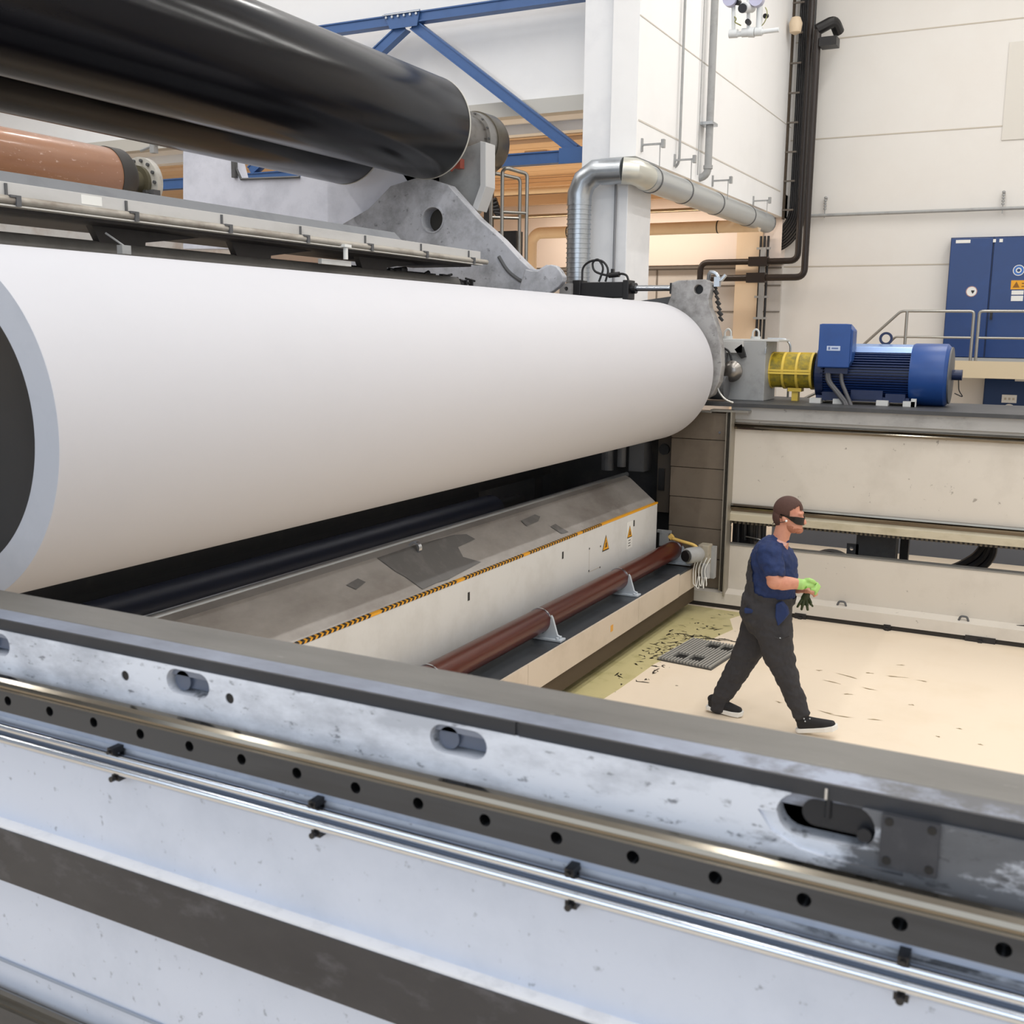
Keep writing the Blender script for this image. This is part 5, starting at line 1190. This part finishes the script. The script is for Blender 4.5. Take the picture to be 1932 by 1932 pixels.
patch('side_opening', [(1463, 1140), (1474, 1136), (1484, 1148), (1487, 1160), (1478, 1172), (1467, 1182), (1462, 1165)], 7.795, .06, navy_cl, 'navy shirt showing through the side opening')
patch('back_pocket', [(1403, 1148), (1436, 1150), (1437, 1158), (1404, 1158)], 7.815, .08, navy_cl, 'navy pocket trim')
for (px, py, y) in ((1434, 1158, 7.83), (1472, 1204, 7.785), (1517, 1356, 7.86), (1519, 1361, 7.86), (1528, 1356, 7.86)):
    b = B(); ell(b, N(px, py, y), .006, .004, .006, 0, 8); obj('reflective_stud', b, mat('stud_pale', '#b8bcc0', .3), man)
b = B(); ps = [(1461, 1202), (1475, 1206), (1490, 1200)]
tube(b, [N(px, py, 7.785) for px, py in ps], .004, 6); obj('pocket_seam', b, blackp, man)
# --- hair
def shell(keepf, k, c=HC, r=(.104, .078, .100), cut_=None):
    b = B(); ell(b, c, r[0]*k, r[1]*k, r[2]*k, 0, 64)
    bmesh.ops.delete(b, geom=[f for f in b.faces if not keepf(f.calc_center_median())], context='FACES'); return b
P1, P2, P3 = N(1515, 949), N(1497, 961), N(1493, 980)
HX = N(1497, 961)
def khair(c):
    side = abs(c.y-8.0)
    if c.z > P1.z: return c.x < P1.x+.02
    if c.z > P2.z:
        lim = P1.x+(P2.x-P1.x)*(P1.z-c.z)/(P1.z-P2.z)
        return c.x < (P1.x+.01 if side < .03 else lim)
    if c.z > P3.z: return c.x < P2.x-.012+(0 if side > .03 else 0)
    return c.x < N(1478, 985).x and c.z > N(1470, 1000).z
hb = shell(khair, 1.03)
h2 = B(); ell(h2, N(1477, 974), .074, .069, .085, 0, 48)
bmesh.ops.delete(h2, geom=[f for f in h2.faces if f.calc_center_median().x > N(1475, 975).x or f.calc_center_median().z < N(1470, 994).z], context='FACES')
m_ = bpy.data.meshes.new('t'); h2.to_mesh(m_); h2.free(); hb.from_mesh(m_); bpy.data.meshes.remove(m_)
o = obj('hair', hb, mat('hair_brown', '#4d332b', .8, dirt='#3c2721', amt=.6, scale=60), man, smooth=True, label='close-cropped brown hair')
md = o.modifiers.new('s', 'SOLIDIFY'); md.thickness = .012; md.offset = -.3
b = B(); ell(b, N(1496, 990), .0745, .0625, .063, .25, 48); ell(b, N(1506, 1000), .037, .036, .028, 0, 32)
bmesh.ops.delete(b, geom=[f for f in b.faces if f.calc_center_median().z > N(1500, 993).z+.010*(1 if f.calc_center_median().x < N(1500, 990).x else -1) or f.calc_center_median().x < N(1482, 990).x], context='FACES')
o = obj('beard', b, mat('beard_ginger', '#b0745a', .8, dirt='#8d5740', amt=.6, scale=60), man, smooth=True, label='short ginger stubble beard')
# --- sunglasses
b = B(); n = 28; ring = []
for k in range(n+1):
    a_ = math.radians(-112+224*k/n); fr_ = max(0, math.cos(a_))
    x = HC.x+.006+.114*math.cos(a_)+(.006 if fr_ > .4 else 0); y = 8.0+.086*math.sin(a_)
    z0_ = N(1482, 969).z-(x-N(1482, 969).x)*.25; h = .006+.026*max(0, min(1, (fr_-.10)/.5))
    for hh in (h*.7, -h*1.1): pass
    n_ = Vector((math.cos(a_), math.sin(a_), 0))*.003
    ring.append([Vector((x, y, z0_+h*.6))+n_, Vector((x, y, z0_-h*1.2))+n_*.4, Vector((x, y, z0_-h*1.2))-n_, Vector((x, y, z0_+h*.6))-n_*.4])
R4 = [[b.verts.new(v) for v in r] for r in ring]
for k in range(n):
    for i in range(4): b.faces.new((R4[k][i], R4[k][(i+1) % 4], R4[k+1][(i+1) % 4], R4[k+1][i]))
b.faces.new(R4[0]); b.faces.new(R4[-1])
obj('sunglasses', b, mat('shades', '#0a0709', .15, spec=.4), man, smooth=True, label='dark wrap-around sunglasses')
b = B(); ell(b, N(1483.5, 983, 7.905), .009, .012, .009, 0, 10); obj('earplug', b, white_m, man, label='white earplug')
b = B(); tube(b, [N(1482, 984, 7.905), N(1472, 986, 7.925), N(1463, 984, 7.96), N(1458, 988, 8.0)], .003, 6, .01); obj('earplug_cord', b, black_m, man)
# --- shoes
def shoe(heel, toe, zh, zt, y, nm_l):
    L_ = toe-heel; d = Vector((L_, 0, zt-zh)).normalized(); up = Vector((-d.z, 0, d.x))
    def Q(t, h): return Vector((heel, y, zh))+d*(t*L_)+up*h
    b = B(); prof = ((.0, .030), (.06, .040), (.2, .043), (.45, .041), (.72, .052), (.9, .045), (1.0, .022))
    A, Bt = [], []
    for (t, w_) in prof: A.append((Q(t, .035+.012*(t > .85)), w_, Q(t, .0+(.012 if t > .95 else 0)+(.006 if t < .03 else 0))))
    top = []; bot = []
    for s in (1, -1):
        seq = A if s == 1 else A[::-1]
        for (tp, w_, bp_) in seq: top.append(b.verts.new(tp+Vector((0, s*w_, 0)))); bot.append(b.verts.new(bp_+Vector((0, s*w_*.95, 0))))
    m = len(top)
    for i in range(m): b.faces.new((top[i], top[(i+1) % m], bot[(i+1) % m], bot[i]))
    b.faces.new(top); b.faces.new(bot)
    obj('shoe_sole', b, mat('sole_white', '#e9e7e2', .5), man, bevel=.005, label='white shoe sole')
    b = B(); loft(b, [(Q(.14, .055), .055, .040), (Q(.3, .062), .062, .042), (Q(.5, .055), .050, .043), (Q(.72, .050), .038, .048), (Q(.90, .045), .030, .042)])
    ell(b, Q(.2, .095), .06, .042, .04)
    for f in [v for v in b.verts]:
        h = (f.co-Q(0, 0)).dot(up)
        if h < .030: f.co += up*(.030-h)
    obj('shoe', fuse(b, .006, 4), mat('shoe_black', '#1c1b1d', .8), man, smooth=True, label='black shoe')
h0 = at(1332, 1350, 'y', 8.03); shoe(h0.x, h0.x+.30, .02, .0, 8.03, 'rear')
h1 = at(1503, 1383, 'y', 7.92); shoe(h1.x, h1.x+.315, .0, .075, 7.92, 'front')
# --- glove hanging from the left hand: a thing of its own
G = N(1521, 1122, 8.0)
gt = thing('work_glove', 'dark green work glove hanging fingers-down from the walking man\'s hand', 'glove', G)
b = B(); loft(b, [(G+Vector((.01, 0, .02)), .022, .018), (G+Vector((0, 0, -.01)), .030, .014), (G+Vector((-.005, 0, -.032)), .036, .014)], 14)
for (x0_, px, py, r) in ((-.033, 1504, 1146, .0105), (-.013, 1512, 1151, .0115), (.008, 1524, 1152, .0115), (.024, 1534, 1145, .0095)):
    e = N(px, py, 8.0); a0 = G+Vector((x0_*.8, 0, -.035)); tube(b, [a0, a0.lerp(e, .5)+Vector((0, -.008, 0)), e], r, 10, 0, radii=[r, r*1.05, r*.85])
tube(b, [G+Vector((.02, 0, -.02)), G+Vector((.04, -.01, -.05)), G+Vector((.042, -.008, -.075))], .010, 10)
obj('glove_body', fuse(b, .0045, 3), glove_dk, gt, smooth=True)
